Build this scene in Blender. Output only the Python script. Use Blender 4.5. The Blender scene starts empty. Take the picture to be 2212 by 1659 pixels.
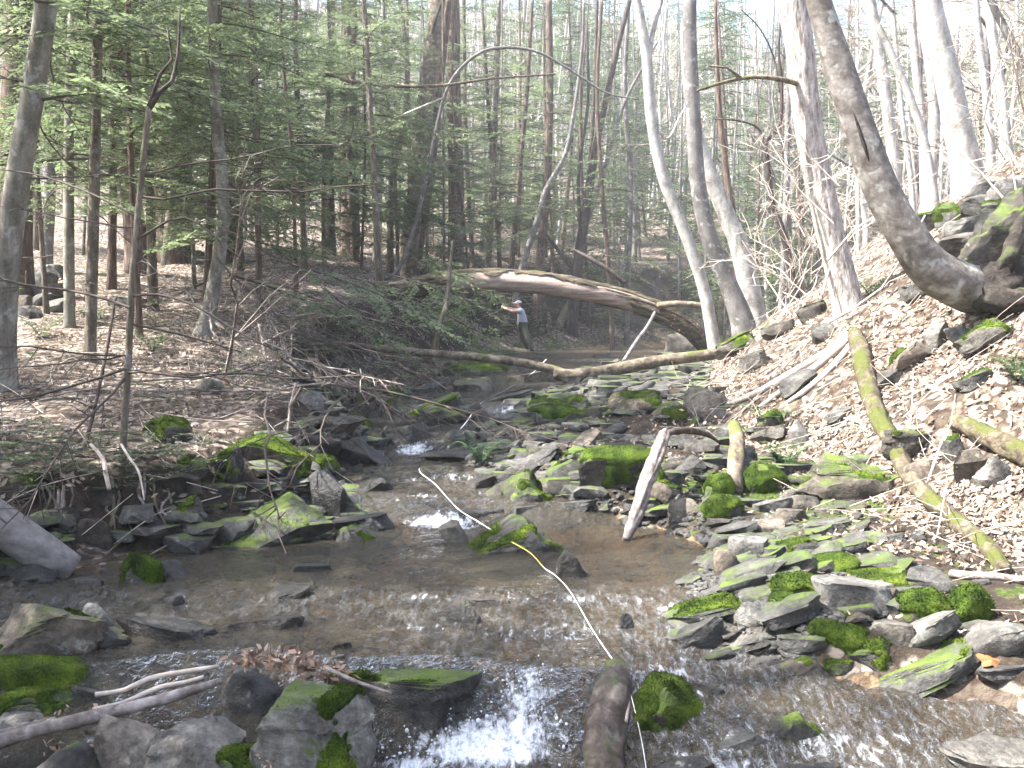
import bpy, bmesh, math, random
import numpy as np
from mathutils import Vector, Matrix

random.seed(7)
RNG = np.random.default_rng(7)
SC = bpy.context.scene
COL = SC.collection

# ------------------------------------------------------------------ camera
CAM_Z = 1.6
PITCH = math.radians(3.0)
cam_data = bpy.data.cameras.new('camera')
cam = bpy.data.objects.new('camera', cam_data)
COL.objects.link(cam)
cam.location = (0, 0, CAM_Z)
cam.rotation_euler = (math.radians(90) - PITCH, 0, 0)
cam_data.lens = 35.0
cam_data.sensor_width = 36.0
cam_data.clip_start = 0.1
cam_data.clip_end = 2000
SC.camera = cam

# ------------------------------------------------------------------ sky and sun
SUN_EL = math.radians(54)
SUN_AZ = math.radians(-98)          # measured from +Y towards +X
to_sun = Vector((math.cos(SUN_EL) * math.sin(SUN_AZ), math.cos(SUN_EL) * math.cos(SUN_AZ), math.sin(SUN_EL)))
world = bpy.data.worlds.new('World')
SC.world = world
world.use_nodes = True
wn = world.node_tree
wn.nodes.clear()
w_out = wn.nodes.new('ShaderNodeOutputWorld')
w_bg = wn.nodes.new('ShaderNodeBackground')
w_sky = wn.nodes.new('ShaderNodeTexSky')
w_sky.sky_type = 'NISHITA'
w_sky.sun_disc = False
w_sky.sun_elevation = SUN_EL
w_sky.sun_rotation = SUN_AZ
w_sky.air_density = 1.0
w_sky.dust_density = 3.0
w_sky.ozone_density = 1.0
w_bg.inputs['Strength'].default_value = 0.12
wn.links.new(w_sky.outputs[0], w_bg.inputs['Color'])
wn.links.new(w_bg.outputs[0], w_out.inputs['Surface'])

sun_data = bpy.data.lights.new('sun', 'SUN')
sun_data.energy = 5.0
sun_data.angle = math.radians(0.53)
sun_data.color = (1.0, 0.97, 0.93)
sun = bpy.data.objects.new('sun', sun_data)
COL.objects.link(sun)
sun.rotation_euler = to_sun.to_track_quat('Z', 'Y').to_euler()

SC.view_settings.view_transform = 'Standard'
SC.view_settings.look = 'None'
SC.view_settings.gamma = 1.0
SC.view_settings.use_curve_mapping = False
SC.view_settings.exposure = 2.45
SC.cycles.max_bounces = 5
SC.cycles.diffuse_bounces = 3
SC.cycles.glossy_bounces = 3
SC.cycles.transmission_bounces = 4
SC.cycles.transparent_max_bounces = 10
SC.cycles.caustics_reflective = False
SC.cycles.caustics_refractive = False
SC.cycles.use_denoising = True
SC.cycles.use_adaptive_sampling = True
SC.cycles.adaptive_threshold = 0.03
SC.cycles.sample_clamp_indirect = 6.0

# ------------------------------------------------------------------ number helpers
def _hash(ix, iy, iz, s):
    with np.errstate(over='ignore'):
        n = (ix.astype(np.uint32) * np.uint32(374761393) + iy.astype(np.uint32) * np.uint32(668265263)
             + iz.astype(np.uint32) * np.uint32(2246822519) + np.uint32((s * 3266489917) & 0xffffffff))
        n = (n ^ (n >> np.uint32(13))) * np.uint32(1274126177)
        n = (n ^ (n >> np.uint32(15))) * np.uint32(2246822519)
        n = n ^ (n >> np.uint32(16))
    return n.astype(np.float64) / 4294967295.0 * 2.0 - 1.0

def noise3(x, y, z, s=0):
    x = np.asarray(x, float); y = np.asarray(y, float); z = np.asarray(z, float)
    x, y, z = np.broadcast_arrays(x, y, z)
    fx, fy, fz = np.floor(x), np.floor(y), np.floor(z)
    ix, iy, iz = fx.astype(np.int64), fy.astype(np.int64), fz.astype(np.int64)
    tx, ty, tz = x - fx, y - fy, z - fz
    tx = tx * tx * (3 - 2 * tx); ty = ty * ty * (3 - 2 * ty); tz = tz * tz * (3 - 2 * tz)
    r = 0
    for dx in (0, 1):
        wx = tx if dx else 1 - tx
        for dy in (0, 1):
            wy = ty if dy else 1 - ty
            for dz in (0, 1):
                wz = tz if dz else 1 - tz
                r = r + wx * wy * wz * _hash(ix + dx, iy + dy, iz + dz, s)
    return r

def fbm(x, y, z=0.0, s=0, o=3, g=0.5):
    r = 0; a = 1.0; f = 1.0; t = 0
    for k in range(o):
        r = r + a * noise3(np.asarray(x) * f, np.asarray(y) * f, np.asarray(z) * f, s + k * 17)
        t += a; a *= g; f *= 2.03
    return r / t

def sstep(a, b, x):
    t = np.clip((x - a) / (b - a), 0, 1)
    return t * t * (3 - 2 * t)

# ------------------------------------------------------------------ the lie of the land (metres)
def water_edge_left(y):
    return np.interp(y, [2, 3.5, 4.5, 5.5, 6.1, 6.8, 7.0, 7.8, 9.2, 10.3, 11.3, 12.8, 16, 20, 24, 28, 33, 40, 50, 70],
                     [-2.7, -2.7, -2.7, -2.9, -3.0, -2.6, -1.9, -1.45, -1.57, -1.47, -1.95, -2.4, -2.2, -1.8, -1.3, -.5, .6, 5.5, 15, 38])

def water_edge_right(y):
    return np.interp(y, [2, 3.5, 4.3, 4.45, 4.65, 4.85, 5.1, 5.95, 6.8, 7.6, 7.9, 8.6, 9.8, 11.2, 12.4, 15, 20, 25, 30, 36, 50, 70],
                     [3.6, 3.3, 2.6, 2.3, 2.0, 1.5, 1.1, 1.1, 1.34, 1.04, .71, -.1, -.48, -.13, .25, .5, 1.5, 3.5, 6, 10, 21, 46])

def right_toe(y):
    return np.interp(y, [2, 5, 6.5, 8, 10, 13, 15.5, 17, 19, 21, 25, 30, 36, 50, 70],
                     [4.2, 3.3, 3.1, 2.7, 2.2, 2.5, 3.1, 3.4, 3.7, 4.5, 6.2, 8.5, 12, 24, 50])

def W(x, y):
    """water surface level"""
    x = np.asarray(x, float); y = np.asarray(y, float)
    yy = y + .10 * np.sin(x * 2.1 + 1.0) + .06 * np.sin(x * 5.3)
    a = np.interp(yy, [2, 4.38, 4.82, 5.45, 5.85, 7.72, 8.1, 8.85, 9.25, 9.95, 10.6, 12.2, 12.5, 20, 33, 60, 100],
                  [-.31, -.28, 0, .015, .075, .08, .24, .26, .36, .38, .52, .54, .68, .76, .97, 1.9, 4])
    b = np.interp(yy, [2, 3.6, 4.3, 5.2, 5.85, 7.72], [-.34, -.3, -.14, .02, .075, .08])
    k = sstep(.45, .95, x) * (1 - sstep(6.5, 7.5, y))
    return a * (1 - k) + b * k

def H(x, y, fine=True):
    x = np.asarray(x, float); y = np.asarray(y, float)
    w = W(x, y)
    wob = .22 * fbm(x * .9, y * .9, 0, 3, 2)
    xl = water_edge_left(y) + wob
    xr = water_edge_right(y) + wob * .8
    xt = np.maximum(right_toe(y), xr + .15) + wob
    # bed
    din = np.minimum(x - xl, xr - x)
    bed = w - .02 - .17 * sstep(0, .5, din) + .05 * fbm(x * 3, y * 3, 0, 5, 2)
    # left bank and terrace
    dl = xl - x
    zt = .52 + np.clip(y - 7, 0, 29) * .138 + .03 * np.maximum(0, y - 36)
    zt = np.maximum(zt, w + .45)
    wid = .25 + (zt - w) * (.72 + 1.15 * sstep(22, 34, y) + 1.5 * sstep(9.5, 7.0, y))
    tl = sstep(0, 1, np.clip(dl / wid, 0, 1)) * .8 + .2 * np.clip(dl / wid, 0, 1)
    left = w + .02 + (zt - w) * tl + np.maximum(0, dl - wid) * .055
    left = left + (.10 * fbm(x * .55, y * .55, 0, 11, 3) + .035 * fbm(x * 3, y * 3, 0, 12, 2)) * sstep(0, 1.2, dl) * (1 + y * .01)
    # gravel bar
    dg = x - xr
    bar = w + .015 + .11 * sstep(0, .35, dg) + .05 * dg * .6 + .05 * fbm(x * 2.2, y * 2.2, 0, 21, 3) * sstep(0, .4, dg)
    # right hillside
    dr = x - xt
    zr0 = w + .13 + .05 * np.clip(xt - xr, 0, 6) * .6
    up = .74 * np.clip(dr, 0, 3.2) + .60 * np.clip(dr - 3.2, 0, 7) + .42 * np.maximum(dr - 10.2, 0) * np.exp(-np.maximum(dr - 10.2, 0) / 90)
    right = zr0 + up + (.16 * fbm(x * .7, y * .7, 0, 31, 3) + .05 * fbm(x * 3, y * 3, 0, 32, 2)) * sstep(0, .8, dr)
    z = np.where(x < xl, left, np.where(x < xr, bed, np.where(x < xt, bar, right)))
    # far valley side
    far = np.maximum(0, y - 52)
    z = z + far * far / (far + 25) * .50
    return z

def surf(x, y):
    return np.maximum(H(x, y), np.where((x > water_edge_left(y) - .3) & (x < water_edge_right(y) + .2), W(x, y), -99))

FPX = 1024 * 35.0 / 36.0
FS = 2212 / 1024.0

def ray(u, v):
    a = (u - 512) / FPX; b = (384 - v) / FPX
    return np.array([a, math.cos(PITCH) + b * math.sin(PITCH), -math.sin(PITCH) + b * math.cos(PITCH)])

def at(fx, fy, d):
    """point seen in the direction (fx, fy) at distance d along the valley"""
    r = ray(fx / FS, fy / FS)
    return np.array([0, 0, CAM_Z]) + r * (d / r[1])

_TS = np.geomspace(2.2, 160, 700)
def ground(fx, fy, dmin=0):
    r = ray(fx / FS, fy / FS); r = r / r[1]
    ts = _TS[_TS > dmin]
    p = np.array([0, 0, CAM_Z])[None] + r[None] * ts[:, None]
    d = p[:, 2] - surf(p[:, 0], p[:, 1])
    k = np.argmax(d < 0)
    if d[k] >= 0:
        k = len(ts) - 1
    if k == 0:
        return p[0]
    t = d[k - 1] / (d[k - 1] - d[k] + 1e-9)
    q = p[k - 1] * (1 - t) + p[k] * t
    return q

# ------------------------------------------------------------------ mesh helpers
def mk_mesh(name, V, polys, mat=None, smooth=True, midx=None, col=None, sharp=None):
    V = np.ascontiguousarray(V, dtype=np.float32)
    if not isinstance(polys, (list, tuple)):
        polys = [polys]
    polys = [np.asarray(p, dtype=np.int32) for p in polys if len(p)]
    me = bpy.data.meshes.new(name)
    me.vertices.add(len(V)); me.vertices.foreach_set('co', V.ravel())
    loops = np.concatenate([p.ravel() for p in polys])
    lens = np.concatenate([np.full(len(p), p.shape[1], np.int32) for p in polys])
    starts = np.concatenate([[0], np.cumsum(lens)[:-1]]).astype(np.int32)
    me.loops.add(len(loops)); me.loops.foreach_set('vertex_index', loops)
    me.polygons.add(len(lens)); me.polygons.foreach_set('loop_start', starts)
    me.polygons.foreach_set('use_smooth', np.full(len(lens), smooth, bool))
    if midx is not None:
        me.polygons.foreach_set('material_index', np.asarray(midx, np.int32))
    me.update(calc_edges=True)
    if col is not None:
        c = np.ones((len(V), 4), np.float32); c[:, :col.shape[1]] = col
        at_ = me.color_attributes.new('col', 'FLOAT_COLOR', 'POINT')
        at_.data.foreach_set('color', c.ravel())
    if sharp is not None:
        me.set_sharp_from_angle(angle=math.radians(sharp))
    for m in (mat if isinstance(mat, (list, tuple)) else [mat]):
        if m is not None:
            me.materials.append(m)
    return me

def add(name, me, parent=None, loc=None, rot=None, scale=None):
    o = bpy.data.objects.new(name, me)
    COL.objects.link(o)
    if parent is not None:
        o.parent = parent
    if loc is not None: o.location = [float(c) for c in loc]
    if rot is not None: o.rotation_euler = rot
    if scale is not None: o.scale = scale
    return o

def tag(o, label=None, cat=None, group=None, kind=None):
    if label: o['label'] = label
    if cat: o['category'] = cat
    if group: o['group'] = group
    if kind: o['kind'] = kind
    return o

def copy_tree(o, parent=None):
    c = o.copy(); COL.objects.link(c)
    if parent is not None: c.parent = parent
    for ch in list(o.children):
        copy_tree(ch, c)
    return c

def curve_pts(pts, step):
    """Catmull-Rom through pts (n, k), resampled about every step in the first three columns"""
    P = np.asarray(pts, float)
    if len(P) == 2:
        n = max(2, int(np.linalg.norm(P[1, :3] - P[0, :3]) / step) + 1)
        t = np.linspace(0, 1, n)[:, None]
        return P[0] * (1 - t) + P[1] * t
    Q = np.vstack([2 * P[0] - P[1], P, 2 * P[-1] - P[-2]])
    out = []
    for i in range(1, len(Q) - 2):
        n = max(1, int(np.linalg.norm(Q[i + 1, :3] - Q[i, :3]) / step))
        t = (np.arange(n) / n)[:, None]
        a, b, c, d = Q[i - 1], Q[i], Q[i + 1], Q[i + 2]
        out.append(.5 * (2 * b + (c - a) * t + (2 * a - 5 * b + 4 * c - d) * t * t + (3 * b - a - 3 * c + d) * t ** 3))
    out.append(P[-1][None])
    return np.vstack(out)

def frames(P):
    T = np.gradient(P, axis=0)
    T /= np.linalg.norm(T, axis=1)[:, None] + 1e-9
    ref = np.array([0, -1.0, 0]) if abs(T[0, 1]) < .9 else np.array([1.0, 0, 0])
    N = np.zeros_like(P); n = ref - T[0] * ref.dot(T[0]); n /= np.linalg.norm(n)
    for i in range(len(P)):
        n = n - T[i] * n.dot(T[i]); n /= np.linalg.norm(n) + 1e-9
        N[i] = n
    B = np.cross(T, N)
    return T, N, B

def tube(P, R, n=8, disp=None, base=0, cap=True):
    """returns verts, [quads, caps]; disp(angle, length) -> radial factor added"""
    P = np.asarray(P, float); R = np.asarray(R, float)
    m = len(P)
    T, N, B = frames(P)
    a = np.arange(n) / n * 2 * math.pi
    rr = np.repeat(R[:, None], n, 1)
    if disp is not None:
        s = np.concatenate([[0], np.cumsum(np.linalg.norm(np.diff(P, axis=0), axis=1))])
        rr = rr + disp(a[None, :].repeat(m, 0), s[:, None].repeat(n, 1), rr)
    V = P[:, None, :] + rr[..., None] * (np.cos(a)[None, :, None] * N[:, None, :] + np.sin(a)[None, :, None] * B[:, None, :])
    V = V.reshape(-1, 3)
    i = np.arange(m - 1)[:, None] * n; j = np.arange(n)[None, :]; k = (j + 1) % n
    Q = np.stack([i + j, i + k, i + n + k, i + n + j], -1).reshape(-1, 4) + base
    polys = [Q]
    if cap:
        caps = np.array([list(range(n))[::-1], list(range((m - 1) * n, m * n))]) + base
        polys.append(caps)
    return V, polys

class Bag:
    """collects tubes and patches into one mesh"""
    def __init__(s): s.V = []; s.P = {}; s.n = 0; s.C = []
    def put(s, V, polys, col=None):
        if not isinstance(polys, (list, tuple)): polys = [polys]
        for p in polys:
            p = np.asarray(p) + s.n
            s.P.setdefault(p.shape[1], []).append(p)
        s.V.append(np.asarray(V)); s.n += len(V)
        if col is not None: s.C.append(np.broadcast_to(np.asarray(col, float), (len(V), 3)))
    def tube(s, pts, r0, r1, n=4, step=.2, wig=0, rng=None, cap=False):
        P = curve_pts(pts, step)
        if wig and rng is not None and len(P) > 2:
            P[1:-1] += rng.normal(0, wig, (len(P) - 2, 3))
        V, q = tube(P, np.linspace(r0, r1, len(P)), n, cap=cap)
        s.put(V, q)
    def mesh(s, name, mat, smooth=True, sharp=None):
        return mk_mesh(name, np.vstack(s.V), [np.vstack(v) for v in s.P.values()], mat, smooth,
                       col=np.vstack(s.C) if s.C else None, sharp=sharp)

# ------------------------------------------------------------------ materials
class NT:
    def __init__(s, name):
        s.m = bpy.data.materials.new(name); s.m.use_nodes = True
        s.t = s.m.node_tree; s.t.nodes.clear()
        s.out = s.t.nodes.new('ShaderNodeOutputMaterial')
    def n(s, typ, **kw):
        nd = s.t.nodes.new(typ)
        for k, v in kw.items(): setattr(nd, k, v)
        return nd
    def l(s, a, b): s.t.links.new(a, b)
    def val(s, sock, v):
        if hasattr(v, 'is_output') or hasattr(v, 'links'): s.l(v, sock)
        else: sock.default_value = v
    def math(s, op, a, b=0.0, clamp=False):
        nd = s.n('ShaderNodeMath', operation=op, use_clamp=clamp)
        s.val(nd.inputs[0], a); s.val(nd.inputs[1], b)
        return nd.outputs[0]
    def mix(s, f, a, b, blend='MIX'):
        nd = s.n('ShaderNodeMix', data_type='RGBA', blend_type=blend)
        s.val(nd.inputs['Factor'], f)
        s.val(nd.inputs[6], a if not isinstance(a, tuple) else (*a, 1)); s.val(nd.inputs[7], b if not isinstance(b, tuple) else (*b, 1))
        return nd.outputs[2]
    def coord(s, kind='Object', scale=None):
        tc = s.n('ShaderNodeTexCoord').outputs[kind]
        if scale is None: return tc
        mp = s.n('ShaderNodeMapping'); s.l(tc, mp.inputs[0]); mp.inputs['Scale'].default_value = scale
        return mp.outputs[0]
    def noise(s, vec, scale, detail=3, rough=.55, col=False, dist=0):
        nd = s.n('ShaderNodeTexNoise'); s.l(vec, nd.inputs['Vector'])
        nd.inputs['Scale'].default_value = scale; nd.inputs['Detail'].default_value = detail
        nd.inputs['Roughness'].default_value = rough; nd.inputs['Distortion'].default_value = dist
        return nd.outputs['Color' if col else 'Fac']
    def ramp(s, f, stops):
        nd = s.n('ShaderNodeValToRGB'); s.l(f, nd.inputs[0])
        e = nd.color_ramp.elements
        while len(e) < len(stops): e.new(0.5)
        for i, (p, c) in enumerate(stops):
            e[i].position = p; e[i].color = (*c, 1) if len(c) == 3 else c
        return nd.outputs[0]
    def smooth(s, x, a, b):
        nd = s.n('ShaderNodeMapRange', interpolation_type='SMOOTHSTEP')
        s.val(nd.inputs['Value'], x); s.val(nd.inputs['From Min'], a); s.val(nd.inputs['From Max'], b)
        return nd.outputs[0]
    def bump(s, h, strength=.5, dist=.02, normal=None):
        nd = s.n('ShaderNodeBump'); s.l(h, nd.inputs['Height'])
        nd.inputs['Strength'].default_value = strength; nd.inputs['Distance'].default_value = dist
        if normal is not None: s.l(normal, nd.inputs['Normal'])
        return nd.outputs[0]
    def principled(s, color, rough=.8, normal=None, spec=.3):
        b = s.n('ShaderNodeBsdfPrincipled')
        s.val(b.inputs['Base Color'], color if not isinstance(color, tuple) else (*color, 1))
        s.val(b.inputs['Roughness'], rough)
        b.inputs['Specular IOR Level'].default_value = spec
        if normal is not None: s.l(normal, b.inputs['Normal'])
        return b
    def done(s, shader):
        s.l(shader.outputs[0] if hasattr(shader, 'outputs') else shader, s.out.inputs['Surface'])
        return s.m

def mat_rock():
    t = NT('rock'); c = t.coord()
    oi = t.n('ShaderNodeObjectInfo')
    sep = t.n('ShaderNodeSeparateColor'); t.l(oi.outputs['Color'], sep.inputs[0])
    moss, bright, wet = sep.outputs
    off = t.n('ShaderNodeVectorMath', operation='ADD')
    sc = t.n('ShaderNodeVectorMath', operation='SCALE'); t.l(oi.outputs['Location'], sc.inputs[0]); sc.inputs['Scale'].default_value = 3.7
    t.l(c, off.inputs[0]); t.l(sc.outputs[0], off.inputs[1]); p = off.outputs[0]
    n1 = t.noise(p, 5, 4, .68)
    n2 = t.noise(p, 30, 2, .7)
    st = t.n('ShaderNodeMapping'); t.l(p, st.inputs[0]); st.inputs['Scale'].default_value = (4, 4, 24)
    lay = t.noise(st.outputs[0], 1.0, 3, .6)
    v = t.math('ADD', t.math('MULTIPLY', n1, .78), t.math('MULTIPLY', lay, .22))
    v = t.math('ADD', v, t.math('MULTIPLY', t.math('SUBTRACT', n2, .5), .35))
    base = t.ramp(v, [(.27, (.016, .015, .013)), (.42, (.052, .049, .043)), (.55, (.11, .104, .092)), (.72, (.22, .21, .185))])
    warm = t.mix(t.smooth(oi.outputs['Random'], .35, 1.0), base, t.mix(1.0, base, (1.12, .95, .8), 'MULTIPLY'))
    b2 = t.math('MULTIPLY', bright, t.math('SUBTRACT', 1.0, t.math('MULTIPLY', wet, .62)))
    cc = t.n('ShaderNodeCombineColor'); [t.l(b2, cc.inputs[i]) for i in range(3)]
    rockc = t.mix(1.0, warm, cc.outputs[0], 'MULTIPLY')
    lich = t.smooth(t.noise(p, 9, 4, .7), .62, .7)
    rockc = t.mix(t.math('MULTIPLY', lich, .35), rockc, (.36, .38, .33))
    g = t.n('ShaderNodeNewGeometry'); sn = t.n('ShaderNodeSeparateXYZ'); t.l(g.outputs['Normal'], sn.inputs[0])
    m = t.math('ADD', t.math('MULTIPLY', sn.outputs[2], .42), t.math('MULTIPLY', t.noise(p, 4.2, 5, .68), 1.0))
    thr = t.math('SUBTRACT', 1.12, t.math('MULTIPLY', moss, .85))
    mfine = t.noise(p, 110, 3, .7)
    m = t.math('ADD', m, t.math('MULTIPLY', t.math('SUBTRACT', mfine, .5), .3))
    mask = t.smooth(m, thr, t.math('ADD', thr, .24))
    mask = t.math('MULTIPLY', mask, t.smooth(moss, .02, .08))
    mc = t.ramp(t.math('ADD', t.math('MULTIPLY', t.noise(p, 7, 3), .7), t.math('MULTIPLY', mfine, .4)),
                [(.3, (.016, .026, .005)), (.5, (.048, .076, .009)), (.68, (.10, .145, .014)), (.8, (.16, .205, .025))])
    mc = t.mix(t.math('MULTIPLY', t.smooth(t.noise(p, 11, 4, .7), .5, .72), .45), mc, (.07, .062, .02))
    colr = t.mix(mask, rockc, mc)
    hgt = t.noise(p, 18, 5, .75)
    nrm = t.bump(hgt, .9, .03)
    rough = t.math('SUBTRACT', .85, t.math('MULTIPLY', t.math('MULTIPLY', wet, .62), t.math('SUBTRACT', 1.0, mask)))
    return t.done(t.principled(colr, rough, nrm, .4))

def mat_moss(name='moss', cols=((.016, .026, .005), (.06, .09, .011), (.15, .19, .022))):
    t = NT(name); c = t.coord()
    f = t.math('ADD', t.math('MULTIPLY', t.noise(c, 6, 3), .6), t.math('MULTIPLY', t.noise(c, 90, 3, .7), .4))
    col = t.ramp(f, [(.40, cols[0]), (.53, cols[1]), (.66, cols[2])])
    oi = t.n('ShaderNodeObjectInfo')
    col = t.mix(t.math('MULTIPLY', t.smooth(t.noise(c, 11, 4, .7), .5, .72), .45), col, (.075, .066, .02))
    col = t.mix(t.math('MULTIPLY', oi.outputs['Random'], .5), col, t.mix(1.0, col, (.55, .75, .7), 'MULTIPLY'))
    return t.done(t.principled(col, .95, t.bump(t.noise(c, 130, 3, .7), .7, .02), .1))

def mat_bark(name, dark, mid, light, ridge=(14, 14, 2.2), bumpd=.02, moss=0.0, mosscol=(.10, .14, .02), spots=0.0, rough=.9):
    t = NT(name)
    p = t.coord('Object')
    mp = t.n('ShaderNodeMapping'); t.l(p, mp.inputs[0]); mp.inputs['Scale'].default_value = ridge
    n1 = t.noise(mp.outputs[0], 1.0, 4, .62, dist=.4)
    n2 = t.noise(p, 30, 4, .7)
    v = t.math('ADD', t.math('MULTIPLY', n1, .75), t.math('MULTIPLY', n2, .25))
    col = t.ramp(v, [(.33, dark), (.5, mid), (.66, light)])
    if spots:
        s_ = t.smooth(t.noise(p, 7, 3, .6), .56, .66)
        col = t.mix(t.math('MULTIPLY', s_, spots), col, (.42, .43, .40))
    if moss:
        g = t.n('ShaderNodeNewGeometry'); sn = t.n('ShaderNodeSeparateXYZ'); t.l(g.outputs['Normal'], sn.inputs[0])
        m = t.math('ADD', t.noise(p, 3.2, 4, .65), t.math('MULTIPLY', sn.outputs[2], .16))
        m = t.math('ADD', m, t.math('MULTIPLY', sn.outputs[0], -.05))
        mk = t.smooth(m, .78 - moss * .5, .9 - moss * .5)
        col = t.mix(mk, col, t.mix(n2, mosscol, tuple(c * 2.0 for c in mosscol)))
    return t.done(t.principled(col, rough, t.bump(v, .9, bumpd), .2))

def mat_ground():
    t = NT('ground'); p = t.coord('Object')
    a = t.n('ShaderNodeVertexColor', layer_name='col'); sp = t.n('ShaderNodeSeparateColor'); t.l(a.outputs[0], sp.inputs[0])
    bedm, green, soil = sp.outputs
    wob = t.n('ShaderNodeVectorMath', operation='ADD'); t.l(p, wob.inputs[0])
    nc = t.noise(p, 6, 3, .6, col=True); sc = t.n('ShaderNodeVectorMath', operation='SCALE'); t.l(nc, sc.inputs[0]); sc.inputs['Scale'].default_value = .12
    t.l(sc.outputs[0], wob.inputs[1])
    vo = t.n('ShaderNodeTexVoronoi', feature='F1'); t.l(wob.outputs[0], vo.inputs['Vector']); vo.inputs['Scale'].default_value = 13
    hs = t.n('ShaderNodeSeparateColor'); t.l(vo.outputs['Color'], hs.inputs[0])
    lit = t.ramp(hs.outputs[0], [(0, (.045, .035, .025)), (.35, (.12, .094, .07)), (.7, (.23, .19, .15)), (1, (.34, .295, .25))])
    big = t.noise(p, 1.3, 4, .6)
    lit = t.mix(t.smooth(big, .45, .75), lit, t.mix(1.0, lit, (.55, .48, .42), 'MULTIPLY'))
    lit = t.mix(t.smooth(vo.outputs['Distance'], .35, .8), lit, (.04, .026, .018))
    dirt = t.ramp(t.noise(p, 9, 5, .75), [(.3, (.012, .009, .006)), (.55, (.036, .026, .018)), (.75, (.085, .064, .046))])
    vb = t.n('ShaderNodeTexVoronoi', feature='F1'); t.l(wob.outputs[0], vb.inputs['Vector']); vb.inputs['Scale'].default_value = 22
    hb = t.n('ShaderNodeSeparateColor'); t.l(vb.outputs['Color'], hb.inputs[0])
    bed = t.ramp(t.math('ADD', t.math('MULTIPLY', hb.outputs[0], .45), t.math('MULTIPLY', t.noise(p, 3.5, 4, .65), .6)),
                 [(.2, (.05, .033, .018)), (.5, (.14, .09, .048)), (.75, (.25, .165, .09)), (.95, (.30, .24, .17))])
    edge = t.noise(p, 5, 4, .65)
    mossc = t.ramp(t.noise(p, 40, 4, .7), [(.3, (.016, .024, .005)), (.55, (.045, .065, .012)), (.75, (.10, .125, .025))])
    c = t.mix(t.smooth(t.math('ADD', soil, t.math('MULTIPLY', t.math('SUBTRACT', edge, .5), 1.2)), .45, .6), lit, dirt)
    c = t.mix(t.smooth(t.math('ADD', green, t.math('MULTIPLY', t.math('SUBTRACT', edge, .5), 1.6)), .5, .62), c, mossc)
    c = t.mix(t.smooth(bedm, .4, .6), c, bed)
    hgt = t.noise(p, 22, 3, .75)
    rough = t.math('SUBTRACT', .95, t.math('MULTIPLY', bedm, .45))
    return t.done(t.principled(c, rough, t.bump(hgt, .8, .03), .25))

def mat_leaf(name, trans=.3, attr=True, color=None, rough=.7):
    t = NT(name)
    if attr:
        c = t.n('ShaderNodeVertexColor', layer_name='col').outputs[0]
    else:
        oi = t.n('ShaderNodeObjectInfo')
        f = t.math('ADD', t.math('MULTIPLY', t.noise(t.coord('Object'), 2.2, 3), .75), t.math('MULTIPLY', oi.outputs['Random'], .3))
        c = t.ramp(f, color)
    b = t.principled(c, rough, None, .25)
    tr = t.n('ShaderNodeBsdfTranslucent'); t.l(c, tr.inputs[0])
    mx = t.n('ShaderNodeMixShader'); mx.inputs[0].default_value = trans
    t.l(b.outputs[0], mx.inputs[1]); t.l(tr.outputs[0], mx.inputs[2])
    return t.done(mx)

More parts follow.
